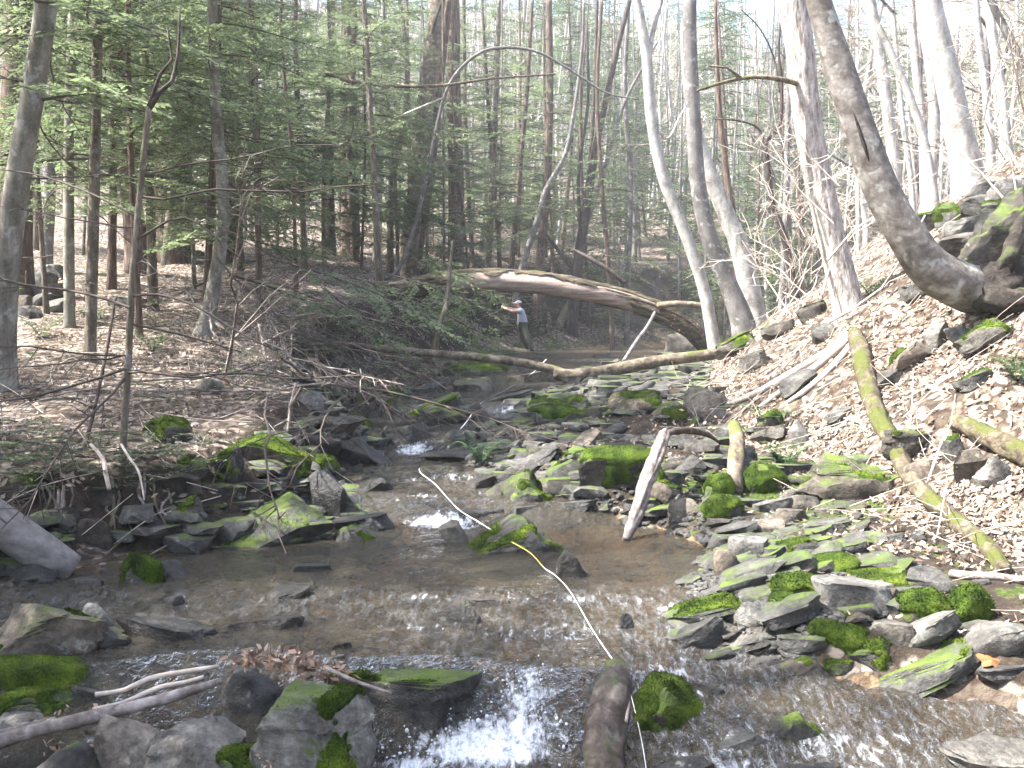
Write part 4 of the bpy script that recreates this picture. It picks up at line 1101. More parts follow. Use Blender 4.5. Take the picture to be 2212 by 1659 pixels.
# ------------------------------------------------------------------ tree pieces
def bark_disp(amp, k=5.0, f=1.6, seed=1):
    def d(a, s, r):
        n = noise3(np.cos(a) * k + 9, np.sin(a) * k + 9, s * f, seed)
        m = noise3(np.cos(a) * 1.3, np.sin(a) * 1.3, s * .9, seed + 5)
        return r * (amp * (1 - 2 * np.abs(n)) + .05 * m)
    return d

def leaf_quads(P, D, S, L, Wd):
    """flat pointed leaf quads: base P, along D, sideways S"""
    a = P - S * (Wd * .5)[:, None] * .3; b = P + D * (L * .45)[:, None] + S * (Wd * .5)[:, None]
    c = P + D * L[:, None]; d = P + D * (L * .45)[:, None] - S * (Wd * .5)[:, None]
    return np.stack([a, b, c, d], 1).reshape(-1, 3)

def make_bough(L, seed, dens=1.0, leaf=.07, upswing=0.0):
    """flat hemlock bough along +x: (leaf verts, stem verts, stem quads)"""
    rng = np.random.default_rng(seed)
    xs = np.arange(.12 * L, L, .055 / dens)
    axis = lambda x: np.stack([x, .05 * L * np.sin(x / L * 4 + seed), -.20 * x * x / L + upswing * x], -1)
    stem = Bag()
    stem.tube(axis(np.linspace(0, L, 7)), .012 + .003 * L, .003, 3, .3)
    LV = []
    for k, x in enumerate(xs):
        t = x / L
        ln = L * .42 * (1 - t) ** .65 * min(1, .35 + 2.2 * t) * rng.uniform(.55, 1.1)
        if ln < .05 or rng.random() < .14: continue
        sgn = 1 if k % 2 else -1
        ang = math.radians(rng.uniform(42, 66))
        d = np.array([math.cos(ang), sgn * math.sin(ang), rng.normal(-.10, .09)]); d /= np.linalg.norm(d)
        p0 = axis(np.array([x]))[0]
        m = max(2, int(ln / .045))
        s = np.linspace(.08, 1, m) * ln
        pts = p0 + d * s[:, None]; pts[:, 2] -= .16 * s * s / max(L, .5)
        stem.tube(np.vstack([p0, pts[m // 2], pts[-1]]), .0045, .002, 3, .25)
        for sd in (1, -1):
            a2 = rng.uniform(.55, 1.05, m) * sd
            dd = np.stack([d[0] * np.cos(a2) - d[1] * np.sin(a2), d[0] * np.sin(a2) + d[1] * np.cos(a2), np.full(m, d[2]) + rng.normal(-.08, .16, m)], -1)
            dd /= np.linalg.norm(dd, axis=1)[:, None]
            up = np.stack([rng.normal(0, .35, m), rng.normal(0, .35, m), np.ones(m)], -1)
            sdv = np.cross(dd, up); sdv /= np.linalg.norm(sdv, axis=1)[:, None]
            keep = rng.random(m) < .86
            l = leaf * rng.uniform(.7, 1.5, m)
            LV.append(leaf_quads(pts, dd, sdv, l, l * .5).reshape(m, 4, 3)[keep].reshape(-1, 3))
    SV = np.vstack(stem.V); SQ = np.vstack(stem.P[4])
    return np.vstack(LV), SV, SQ

BOUGHS = [make_bough(2.3, 10 + k, .9) for k in range(4)]
SMALL = [make_bough(1.0, 40 + k, .85, .06) for k in range(3)]

def place_bough(b, pos, az, pitch, sc, roll=0.0):
    R = np.array((Matrix.Rotation(az, 3, 'Z') @ Matrix.Rotation(-pitch, 3, 'Y') @ Matrix.Rotation(roll, 3, 'X'))) * sc
    return b[0] @ R.T + pos, b[1] @ R.T + pos, b[2]

def bough_mesh(items, name, needle):
    LV, SV, SQ, n = [], [], [], 0
    for (l, s, q) in items:
        LV.append(l); SV.append(s); SQ.append(q + n); n += len(s)
    LV = np.vstack(LV); SV = np.vstack(SV); SQ = np.vstack(SQ)
    LQ = np.arange(len(LV)).reshape(-1, 4) + len(SV)
    return mk_mesh(name, np.vstack([SV, LV]), [np.vstack([SQ, LQ])], [M['twig_dark'], M[needle]], False,
                   midx=np.concatenate([np.zeros(len(SQ)), np.ones(len(LQ))]))

def crown_mesh(seed, height, rmax, n, protos, needle='needle', shape='cone'):
    rng = np.random.default_rng(seed)
    items = []
    for k in range(n):
        t = (k + rng.random()) / n
        z = t * height
        r = rmax * ((1 - t) ** .75 * .9 + .12) * (min(1, .5 + 3 * t) if shape == 'cone' else 1) * rng.uniform(.65, 1.1)
        b = protos[rng.integers(len(protos))]
        L = b[1][:, 0].max()
        items.append(place_bough(b, np.array([0, 0, z]), rng.uniform(0, 2 * math.pi), rng.normal(.08, .14), r / L, rng.normal(0, .2)))
    return bough_mesh(items, 'crown', needle)

CROWN_TALL = [crown_mesh(100 + k, 7.5, 2.7, 58, BOUGHS) for k in range(3)]
CROWN_YOUNG = [crown_mesh(200 + k, 5.5, 1.5, 64, SMALL) for k in range(2)]
CROWN_PALE = [crown_mesh(300 + k, 7.0, 1.9, 64, SMALL, 'needle_pale') for k in range(2)]
BOUGH_MESH = [bough_mesh([place_bough(b, np.zeros(3), 0, 0, 1)], 'bough', 'needle') for b in BOUGHS]
BOUGH_PALE = [bough_mesh([place_bough(b, np.zeros(3), 0, 0, 1)], 'bough', 'needle_pale') for b in BOUGHS[:2]]

def dead_limb_mesh(seed, L=2.0, mat='twig_dark', r=.011):
    rng = np.random.default_rng(seed)
    bag = Bag()
    n = 9
    x = np.linspace(0, L, n)
    P = np.stack([x, np.cumsum(rng.normal(0, .035, n)), -.16 * x + .05 * x * x / L + np.cumsum(rng.normal(0, .02, n))], -1)
    bag.tube(P, r, .003, 4, .15)
    for k in range(int(9 * L)):
        t = rng.uniform(.12, .98); i = int(t * (n - 1)); f = t * (n - 1) - i
        p = P[i] * (1 - f) + P[min(i + 1, n - 1)] * f
        sg = rng.choice([-1, 1]); a = rng.uniform(.5, 1.1)
        ln = L * .36 * (1 - t * .75) * rng.uniform(.4, 1.1)
        d = np.array([math.cos(a), sg * math.sin(a), rng.normal(-.12, .2)])
        q = p + d * ln * .5 + rng.normal(0, .02, 3); e = p + d * ln + [0, 0, -.06 * ln] + rng.normal(0, .03, 3)
        bag.tube([p, q, e], .005, .0018, 3, .25)
        for s2 in range(rng.integers(1, 4)):
            w = rng.uniform(.3, .9); b = p + (e - p) * w
            d2 = np.array([math.cos(a + sg * .7), sg * math.sin(a - .6), rng.normal(-.1, .3)]) * ln * rng.uniform(.2, .45)
            bag.tube([b, b + d2], .003, .0014, 3, .5)
    return bag.mesh('dead_limb', M[mat])
DEAD = [dead_limb_mesh(500 + k, 1.5 + .35 * (k % 4)) for k in range(7)]
DEAD_PALE = [dead_limb_mesh(520 + k, 1.3 + .3 * (k % 3), 'stick_grey', .012) for k in range(4)]

def bare_crown_mesh(seed, height, spread, mat, levels=4, n0=9, r0=.05):
    rng = np.random.default_rng(seed); bag = Bag()
    def grow(p, d, ln, r, lev):
        m = p + d * ln * .5 + rng.normal(0, .05 * ln, 3); e = p + d * ln + rng.normal(0, .09 * ln, 3) + [0, 0, .06 * ln]
        bag.tube([p, m, e], r, r * .55, 4 if lev > 1 else 3, max(.25, ln / 4))
        if lev == 0: return
        for c in range(rng.integers(2, 5)):
            t = rng.uniform(.35, 1.0); b = p + (e - p) * t if t < .95 else e
            nd = d * .75 + rng.normal(0, .55, 3); nd[2] += .12; nd /= np.linalg.norm(nd)
            grow(b, nd, ln * rng.uniform(.45, .75), max(.0035, r * .5), lev - 1)
    for k in range(n0):
        t = (k + .5) / n0
        a = rng.uniform(0, 2 * math.pi)
        d = np.array([math.cos(a), math.sin(a), rng.uniform(.3, 1.1)]); d /= np.linalg.norm(d)
        grow(np.array([0, 0, t * height]), d, spread * (1 - .55 * t) * rng.uniform(.5, .9), r0 * (1 - .6 * t), levels - 1)
    return bag.mesh('crown', M[mat])
CROWN_BARE = [bare_crown_mesh(600 + k, 7, 2.4, ('bark_grey', 'stick_pale', 'bark_white')[k % 3]) for k in range(3)]
SHRUB_BARE = [bare_crown_mesh(620 + k, 2.6, 1.3, 'stick_pale' if k % 2 else 'stick_grey', 3, 8, .014) for k in range(4)]

def make_trunk(pts, rad, mat, n=14, amp=.03, step=.12, seed=1, flare=1.25, k=5.0, f=1.6):
    P = curve_pts(np.column_stack([pts, rad]), step)
    R = P[:, 3]; P = P[:, :3]
    s = np.concatenate([[0], np.cumsum(np.linalg.norm(np.diff(P, axis=0), axis=1))])
    R = R * (1 + (flare - 1) * np.exp(-s / (R[0] * 2.2 + .05)))
    V, q = tube(P, R, n, bark_disp(amp, k, f, seed))
    return mk_mesh('trunk', V, q, M[mat], True)

def picture_tree(name, label, line, widths, mat, depth=None, ztop=11, crown=None, crown_z=4.0, crown_s=1.0, dead=0, dead_z=(1.2, 4.0), boughs=0, bough_z=(2.5, 5), bend=0.0,
                 n=12, amp=.03, group=None, step=.15, limbs=(), cat='tree', flare=1.3, dead_set=None, seed=None, bough_az=None, bark_k=5.0, bark_f=1.6, pale=False):
    """line = trunk from base to top as it shows; widths in the same units"""
    line = [tuple(p) for p in line]
    seed = seed or int(line[0][0] * 3 + line[0][1])
    rng = np.random.default_rng(seed)
    if depth is None:
        depth = ground(*line[0])[1]
    P = [at(x, y, depth + bend * i) for i, (x, y) in enumerate(line)]
    k = depth / FPX / FS
    R = [w * k / 2 for w in widths]
    g = float(H(P[0][0], P[0][1]))
    if P[0][2] > g + .05:          # foot hidden in the picture: carry it on down to the soil
        d = P[0] - P[1]; d = d / abs(d[2]) if d[2] < 0 else np.array([0, 0, -1.0])
        d = d * .6 + np.array([0, 0, -1.0]) * .4
        q = P[0] + d / abs(d[2]) * (P[0][2] - g)
        P = [q] + P; R = [R[0] * 1.05] + R
    P[0] = P[0] - np.array([0, 0, .12])
    d = P[-1] - P[-2]; d /= np.linalg.norm(d)
    z = P[-1][2]
    if ztop > z + .5:
        m = 3
        for j in range(1, m + 1):
            d = d * .75 + np.array([0, 0, .25]); d /= np.linalg.norm(d)
            P.append(P[-1] + d * (ztop - z) / m); R.append(R[-1] * (1 - .26 * j / m * 1.6))
    P = np.array(P); R = np.maximum(np.array(R), .008)
    root = add(name, None, None, (P[0][0], P[0][1], P[0][2]))
    tag(root, label, cat, group)
    L = P - P[0]
    add('trunk', make_trunk(L, R, mat, n, amp, step, seed, flare, bark_k, bark_f), root)
    def on(z):
        zz = L[:, 2]; return np.array([np.interp(z, zz, L[:, i]) for i in range(3)])
    if crown is not None:
        c = on(crown_z); o = add('crown', crown, root, c, (0, 0, rng.uniform(0, 6.28)), (crown_s,) * 3)
    ds = dead_set or DEAD
    for j in range(dead):
        zz = rng.uniform(*dead_z); az = rng.uniform(0, 2 * math.pi)
        if rng.random() < .55: az = rng.choice([rng.normal(0, .5), rng.normal(math.pi, .5)])
        s = rng.uniform(.55, 1.15)
        add('dead_limb', ds[rng.integers(len(ds))], root, on(zz), (rng.normal(0, .4), rng.normal(.05, .18), az), (s,) * 3)
    for j in range(boughs):
        zz = rng.uniform(*bough_z); az = rng.uniform(0, 2 * math.pi) if bough_az is None else rng.normal(bough_az, .7)
        s = rng.uniform(.6, 1.1)
        bs = BOUGH_PALE if pale else BOUGH_MESH
        add('bough', bs[rng.integers(len(bs))], root, on(zz), (rng.normal(0, .2), rng.normal(.03, .14), az), (s,) * 3)
    for (lp, lw, lm) in limbs:     # limbs drawn in the picture
        q = np.array([at(x, y, depth + dy) for (x, y, dy) in lp]) - P[0]
        r = np.array([w * k / 2 for w in lw])
        add('limb', make_trunk(q, r, lm, 6, .02, .12, seed + 3, 1.0), root)
    return root

# ------------------------------------------------------------------ trees of the left bank
picture_tree('leaning_tree', 'leaning pale-barked tree at the left picture edge with roots in the leaf litter',
    [(-6, 835), (12, 600), (40, 380), (72, 190), (100, 0)], [66, 54, 50, 47, 44], 'bark_lean', None, 10, CROWN_TALL[0], 5.0, .8, 7, (2.0, 4.2), 7, (2.4, 5), n=18, amp=.04)
picture_tree('hemlock_tree', 'thick dark red-brown hemlock behind the leaning tree', [(30, 560), (36, 260), (44, 0)], [66, 62, 60], 'bark_hemlock', 17, 15, CROWN_TALL[1], 5.0, 1.1, 6, (2, 5), 6, (3, 5.5), n=16, amp=.06)
picture_tree('young_tree', 'thin mossy trunk between the stone heap and the forked sapling', [(150, 705), (148, 480), (150, 250), (158, 0)], [22, 22, 20, 18], 'bark_lean', None, 10, CROWN_TALL[2], 3.6, .7, 7, (1.0, 4.4), 8, (1.9, 4.5))
picture_tree('young_tree', 'thin dark trunk with green moss streak left of the forked sapling', [(193, 780), (200, 560), (206, 300), (212, 0)], [24, 24, 22, 20], 'bark_mossy', None, 10, CROWN_TALL[0], 3.4, .7, 7, (1.0, 4.0), 8, (1.8, 4.2))
picture_tree('hemlock_tree', 'reddish-brown hemlock behind the thin dark trunk', [(292, 505), (282, 420), (262, 300), (258, 0)], [44, 40, 36, 34], 'bark_hemlock', 22, 15, CROWN_TALL[1], 3.4, 1.1, 6, (1.5, 5), 7, (2.0, 6))
picture_tree('forked_sapling', 'dark crooked sapling forking into a Y on the left stream bank',
    [(262, 1100), (266, 960), (276, 800), (286, 600), (306, 380), (322, 232)], [22, 16, 15, 14, 13, 12], 'bark_mossy', 7.4, 2.0, None, dead=9, dead_z=(1.0, 2.9), n=10,
    limbs=[([(322, 236, 0), (344, 200, 0), (372, 176, .05), (384, 120, .1), (388, 20, .2)], [12, 11, 9, 7, 5], 'bark_dark'),
           ([(320, 240, 0), (330, 205, 0), (346, 160, -.1), (372, 128, -.1), (362, 60, -.2)], [12, 8, 7, 5, 4], 'bark_dark'),
           ([(284, 640, 0), (340, 636, -.1), (420, 660, -.2), (520, 720, -.3), (600, 760, -.4)], [7, 6, 5, 4, 3], 'twig_dark'),
           ([(292, 520, 0), (400, 470, -.1), (520, 560, -.3)], [6, 5, 3], 'twig_dark'),
           ([(280, 700, 0), (380, 720, .1), (520, 760, .3)], [6, 5, 3], 'twig_dark'),
           ([(300, 470, 0), (200, 420, .2), (90, 380, .4), (0, 366, .5)], [6, 5, 4, 3], 'twig_dark')], flare=1.5)
picture_tree('hemlock_tree', 'massive grey-brown hemlock on the left slope behind the forked sapling', [(372, 505), (372, 330), (388, 150), (396, 0)], [72, 68, 64, 62], 'bark_hemlock', 26, 17, CROWN_TALL[2], 3.8, 1.3, 6, (2, 6), 9, (2, 7), n=18, amp=.07)
picture_tree('mossy_tree', 'green mossy trunk leaning over the bank beside the fallen branches', [(434, 722), (458, 640), (482, 460), (466, 230), (458, 0)], [38, 30, 27, 25, 22], 'bark_lean', None, 10, CROWN_TALL[1], 3.0, .75, 8, (.8, 3.6), 9, (1.4, 4))
picture_tree('hemlock_tree', 'dark hemlock trunk just right of the green mossy trunk', [(488, 505), (492, 340), (500, 0)], [40, 36, 32], 'bark_hemlock', 27, 15, CROWN_TALL[0], 4.2, 1.2, 5, (1.5, 5), 5, (2, 6))
picture_tree('leaning_tree', 'slim grey trunk far left behind the stone heap', [(100, 560), (112, 300), (124, 0)], [26, 24, 22], 'bark_grey', 21, 13, CROWN_TALL[2], 5, 1.0, 4, (2, 5), 2, (3, 5))
# out of frame to the left of the stream: hemlocks whose shade falls on the near water
for j, (x, y, s, cz) in enumerate([(-6.4, 3.6, 1.15, 2.6), (-8.2, 5.8, 1.25, 3.4), (-5.2, .8, 1.1, 2.6), (-9.8, 2.0, 1.3, 4.2), (-7.4, -1.6, 1.2, 3.6), (-10.5, 8.5, 1.25, 4.0), (-12.5, 5.0, 1.3, 5.0)]):
    z = float(H(x, y))
    r = add('hemlock_tree', None, None, (x, y, z - .1), (0, 0, j * 1.3)); tag(r, 'hemlock standing outside the picture to the left', 'tree', 'hemlocks left of the picture')
    add('trunk', make_trunk(np.array([[0, 0, 0], [.05, 0, 4], [.1, .1, 10.5]]), [.17, .14, .05], 'bark_hemlock', 10, .05, .5), r)
    add('crown', CROWN_TALL[j % 3], r, (0, 0, cz), None, (s,) * 3)

# ------------------------------------------------------------------ trees behind the arched log
picture_tree('hemlock_tree', 'slim hemlock trunk left of the thick dark hemlock pair', [(716, 570), (712, 400), (712, 200), (716, 0)], [22, 20, 18, 16], 'bark_hemlock', 33, 13, CROWN_TALL[0], 3.2, .9, 8, (1, 5), 5, (1.6, 6))
picture_tree('hemlock_tree', 'thick dark hemlock on the far left slope above the fallen branches', [(756, 578), (756, 400), (754, 200), (752, 0)], [40, 36, 33, 30], 'bark_hemlock', 34, 16, CROWN_TALL[1], 3.6, 1.2, 6, (1, 5), 6, (1.6, 7))
picture_tree('young_tree', 'pale sunlit slender trunk left of the double-trunked tree', [(814, 575), (818, 400), (822, 200), (830, 0)], [18, 16, 15, 13], 'bark_white', 33, 12, None, dead=4, dead_set=DEAD_PALE)
picture_tree('ridged_tree', 'ridge-barked leaning tree of two stems above the arched log',
    [(878, 580), (900, 400), (922, 200), (940, 60), (946, 0)], [40, 36, 34, 32, 30], 'bark_log', 30, 14, CROWN_BARE[0], 7, 1.2, 5, (1, 5), 4, (2, 6), n=16, amp=.09,
    limbs=[([(900, 560, .3), (926, 400, .4), (950, 180, .5), (968, 0, .6)], [24, 22, 20, 18], 'bark_hemlock')])
picture_tree('hemlock_tree', 'straight dark red-brown hemlock right of the two-stemmed tree', [(986, 582), (985, 400), (980, 200), (978, 0)], [36, 33, 30, 28], 'bark_hemlock', 34, 15, CROWN_TALL[2], 3.8, 1.1, 6, (1, 5), 5, (2, 6))
picture_tree('arching_tree', 'thin pale tree arching over like a bow towards the right',
    [(842, 600), (880, 540), (918, 400), (942, 280), (972, 180), (1030, 118), (1090, 103), (1160, 112), (1230, 150), (1310, 200), (1380, 215)], [10, 9, 8, 8, 7.5, 7, 6.5, 6, 5, 4, 3], 'bark_grey', 25, 3, None, step=.1, dead=3, dead_z=(2.2, 4.5), dead_set=DEAD_PALE,
    limbs=[([(700, 155, .5), (760, 176, .4), (860, 186, .2), (960, 184, 0), (1060, 170, -.1), (1200, 160, -.2)], [9, 9, 8, 7, 5, 4], 'bark_hemlock'),
           ([(620, 318, .2), (720, 318, .2), (820, 270, .2), (960, 210, .1)], [6, 6, 5, 4], 'stick_pale')])
for (lab, ln, wd, mt, dp, dead) in [
    ('slim mossy pole tree standing above the crown of the arched log', [(1054, 582), (1064, 400), (1072, 200), (1078, 0)], [15, 13, 11, 9], 'bark_mossy', 37, 8),
    ('thin dark pole tree right of the slim mossy pole', [(1104, 582), (1120, 400), (1138, 200), (1150, 0)], [11, 10, 9, 7], 'bark_hemlock', 39, 7),
    ('reddish pole tree with a curved companion stem above the arched log', [(1164, 590), (1180, 420), (1188, 200), (1186, 0)], [19, 17, 15, 12], 'bark_hemlock', 36.5, 9),
    ('thin grey pole tree in the middle distance', [(1316, 600), (1300, 400), (1290, 200), (1300, 0)], [10, 9, 8, 7], 'bark_hemlock', 36, 6),
    ('slender pole tree left of the white leaning tree', [(1356, 600), (1362, 400), (1350, 200), (1358, 0)], [12, 11, 10, 8], 'bark_grey', 38, 5),
    ('thin pole tree just behind the slim mossy pole', [(1022, 580), (1010, 380), (1004, 200), (1002, 0)], [10, 9, 8, 7], 'bark_hemlock', 37, 6)]:
    picture_tree('pole_tree', lab, ln, wd, mt, dp, 10, CROWN_YOUNG[int(dp) % 2], 4.4, 1.1, dead, (.6, 5), 4, (1.2, 5), n=8)
picture_tree('curved_sapling', 'bent sapling sweeping up beside the reddish pole tree', [(1124, 590), (1166, 460), (1180, 410), (1222, 330), (1240, 240), (1256, 120), (1262, 0)], [13, 13, 12, 10, 8, 7, 5], 'bark_grey', 36, 9, None, dead=3, dead_set=DEAD_PALE, n=8)
picture_tree('stem_clump', 'dark clump of several stems fanning out right of the arched log crown',
    [(1246, 590), (1262, 480), (1290, 300), (1330, 120), (1360, 0)], [22, 20, 16, 12, 10], 'bark_dark', 37, 10, None, dead=5, n=8,
    limbs=[([(1250, 570, .1), (1270, 400, .2), (1284, 200, .3), (1290, 0, .4)], [12, 11, 9, 7], 'bark_dark'),
           ([(1262, 500, .1), (1310, 350, -.1), (1350, 220, -.2), (1420, 90, -.3)], [11, 10, 8, 5], 'bark_grey'),
           ([(1256, 540, .0), (1250, 380, -.1), (1270, 220, -.2), (1268, 60, -.2)], [10, 8, 7, 5], 'bark_dark'),
           ([(1240, 585, .0), (1190, 520, -.1), (1150, 470, -.1)], [12, 8, 5], 'bark_dark')])

# ------------------------------------------------------------------ trees of the right bank
picture_tree('white_leaning_tree', 'white sunlit tree leaning left with a forked top',
    [(1524, 640), (1486, 520), (1432, 380), (1408, 260), (1396, 120), (1376, 0)], [26, 26, 26, 24, 22, 18], 'bark_white', 20, 9, None, dead=4, dead_z=(2.5, 5), dead_set=DEAD_PALE, n=12,
    limbs=[([(1396, 180, 0), (1408, 80, .1), (1428, 0, .2), (1440, -60, .2)], [14, 12, 11, 9], 'bark_white'),
           ([(1400, 250, 0), (1440, 300, .2), (1470, 250, .3), (1500, 200, .4)], [6, 5, 4, 3], 'stick_pale')])
picture_tree('grey_tree', 'dark smooth grey tree bending at its foot right of the arched log',
    [(1602, 690), (1576, 620), (1534, 520), (1508, 400), (1498, 250), (1490, 100), (1490, 0)], [46, 40, 36, 34, 32, 30, 28], 'bark_grey', 19, 10, CROWN_BARE[0], 6.0, .9, n=16, amp=.015)
picture_tree('white_tree', 'thick pale sunlit trunk slanting behind the dark grey tree', [(1604, 556), (1576, 480), (1534, 380), (1508, 300), (1490, 200)], [44, 38, 34, 28, 24], 'bark_white', 21, 8, None, n=12)
picture_tree('pole_tree', 'thin dark pole with side twigs right of the dark grey tree', [(1586, 500), (1570, 380), (1556, 260), (1548, 120), (1546, 0)], [16, 14, 12, 9, 6], 'bark_hemlock', 26, 7, None, dead=10, dead_z=(1.0, 5), n=8)
picture_tree('crooked_sapling', 'black crooked sapling with a kinked stem left of the pale ridged tree',
    [(1694, 512), (1668, 440), (1656, 340), (1652, 310), (1684, 270), (1688, 180), (1682, 100), (1692, 0)], [16, 14, 12, 11, 9, 8, 6, 4], 'bark_dark', 19, 5, None, dead=5, dead_z=(.6, 3), n=8,
    limbs=[([(1654, 330, 0), (1640, 280, .1), (1600, 262, .2), (1540, 256, .3)], [7, 5, 4, 3], 'bark_dark'),
           ([(1686, 200, 0), (1670, 120, .1), (1640, 60, .1), (1600, 20, .1)], [5, 4, 3, 2], 'bark_dark')])
picture_tree('pale_ridged_tree', 'sunlit tall tree with pale furrowed bark left of the curved beech',
    [(1850, 742), (1832, 660), (1808, 560), (1766, 380), (1742, 240), (1728, 100), (1712, 0)], [66, 58, 56, 56, 56, 56, 56], 'bark_pale', 11.1, 10, CROWN_BARE[2], 6.5, 1.0, n=56, amp=.075, step=.03, flare=1.5, bark_k=8, bark_f=3.0,
    limbs=[([(1752, 190, .02), (1690, 172, -.2), (1630, 166, -.2), (1570, 176, -.2), (1506, 196, -.3)], [11, 11, 9, 8, 5], 'bark_log'),
           ([(1600, 168, -.2), (1570, 146, -.25), (1530, 142, -.3)], [6, 5, 4], 'bark_log')])
# the curved beech and its root mass
def build_beech():
    line = [(2120, 628, 8.9), (2075, 618, 8.75), (2010, 580, 8.65), (1960, 512, 8.6), (1905, 412, 8.6), (1862, 300, 8.6), (1826, 190, 8.6), (1788, 70, 8.6), (1762, -20, 8.6), (1730, -160, 8.6), (1705, -420, 8.6), (1690, -800, 8.6)]
    wd = [104, 98, 90, 78, 70, 67, 62, 54, 50, 46, 38, 16]
    P = np.array([at(x, y, d) for x, y, d in line]); k = 8.7 / FPX / FS
    root = add('curved_beech', None, None, tuple(P[0])); tag(root, 'big grey beech curving like a hook from a dark root mass at the picture edge', 'tree')
    add('trunk', make_trunk(P - P[0], np.array(wd) * k / 2, 'bark_beech', 40, .045, .05, 3, 1.0, 3.0, 2.6), root)
    add('crown', CROWN_BARE[1], root, at(1720, -260, 8.6) - P[0], (0, 0, 2), (.9,) * 3)
    # root mass: thick twisted roots gripping the outcrop
    rts = [([(2110, 620, 8.85), (2150, 590, 8.9), (2190, 530, 9.0), (2230, 470, 9.2)], [100, 90, 70, 50]),
           ([(2110, 630, 8.8), (2160, 610, 8.7), (2220, 580, 8.8), (2290, 560, 9.0)], [90, 78, 66, 50]),
           ([(2100, 600, 8.9), (2130, 560, 9.0), (2160, 500, 9.2), (2180, 450, 9.5)], [70, 56, 44, 30]),
           ([(2120, 640, 8.7), (2170, 650, 8.55), (2230, 650, 8.5), (2300, 670, 8.4)], [60, 50, 44, 36]),
           ([(2150, 600, 8.7), (2180, 560, 8.6), (2200, 500, 8.7), (2240, 430, 9.0)], [40, 34, 30, 20])]
    for j, (ln, w) in enumerate(rts):
        q = np.array([at(x, y, d) for x, y, d in ln]) - P[0]
        add('root', make_trunk(q, np.array(w) * k / 2, 'root_dark', 20, .3, .03, 20 + j, 1.0, 3, 7), root)
    V, F = rock_verts(4242, (1.5, 1.1, 1.25), 'block', 5)
    V = V * (1 + 0.14 * fbm(V[:, 0] * 7, V[:, 1] * 7, V[:, 2] * 7, 4, 3))[:, None]
    o = add('root_plate', mk_mesh('root_plate', V, F, M['rock']), root, at(2225, 545, 9.25) - P[0]); o.color = (.5, .4, .2, 1)
    # dark scar running up the bark
    q = np.array([at(x, y, 8.6 - .122) for x, y in [(1842, 240), (1850, 262), (1862, 300), (1872, 330), (1878, 350)]]) - P[0]
    # follow the rounded face
    sc = make_trunk(q, [.004, .010, .015, .012, .004], 'root_dark', 6, .2, .04, 9, 1.0)
    s = add('bark_scar', sc, root); s['label'] = 'black vertical scar in the grey bark'
build_beech()
for (lab, ln, wd, mt, dp) in [
    ('white sunlit trunk behind the curved beech', [(1934, 385), (1918, 240), (1900, 120), (1880, 0)], [26, 25, 24, 22], 'bark_white', 19),
    ('thickest pale trunk high on the sunny slope with mossy foot', [(2090, 378), (2070, 280), (2040, 140), (2006, 0)], [62, 56, 50, 46], 'bark_white', 14.5),
    ('thin pale trunk between the curved beech and the thickest pale trunk', [(2014, 400), (1990, 280), (1940, 150), (1900, 60), (1880, 0)], [20, 18, 16, 12, 8], 'bark_white', 17),
    ('narrow reddish trunk left of the thickest pale trunk', [(1996, 340), (1990, 240), (1976, 120), (1968, 0)], [20, 18, 17, 15], 'bark_pale', 23),
    ('slim white trunk right of the thickest pale trunk', [(2140, 330), (2130, 200), (2116, 90), (2108, 0)], [18, 17, 16, 14], 'bark_white', 21),
    ('white trunk near the top corner of the sunny slope', [(2172, 300), (2160, 180), (2142, 60), (2136, 0)], [24, 22, 20, 18], 'bark_white', 19),
    ('grey leaning trunk near the top corner', [(2240, 250), (2210, 150), (2170, 60), (2140, 0)], [20, 18, 16, 14], 'bark_grey', 17),
    ('slender white trunk left of the narrow reddish trunk', [(1968, 390), (1950, 260), (1938, 130), (1928, 0)], [12, 11, 10, 8], 'bark_white', 25)]:
    picture_tree('slope_tree', lab, ln, wd, mt, dp, 10.5, CROWN_BARE[int(ln[0][0]) % 3], 5.5, .9, 5, (1.5, 5), dead_set=DEAD_PALE, n=12)

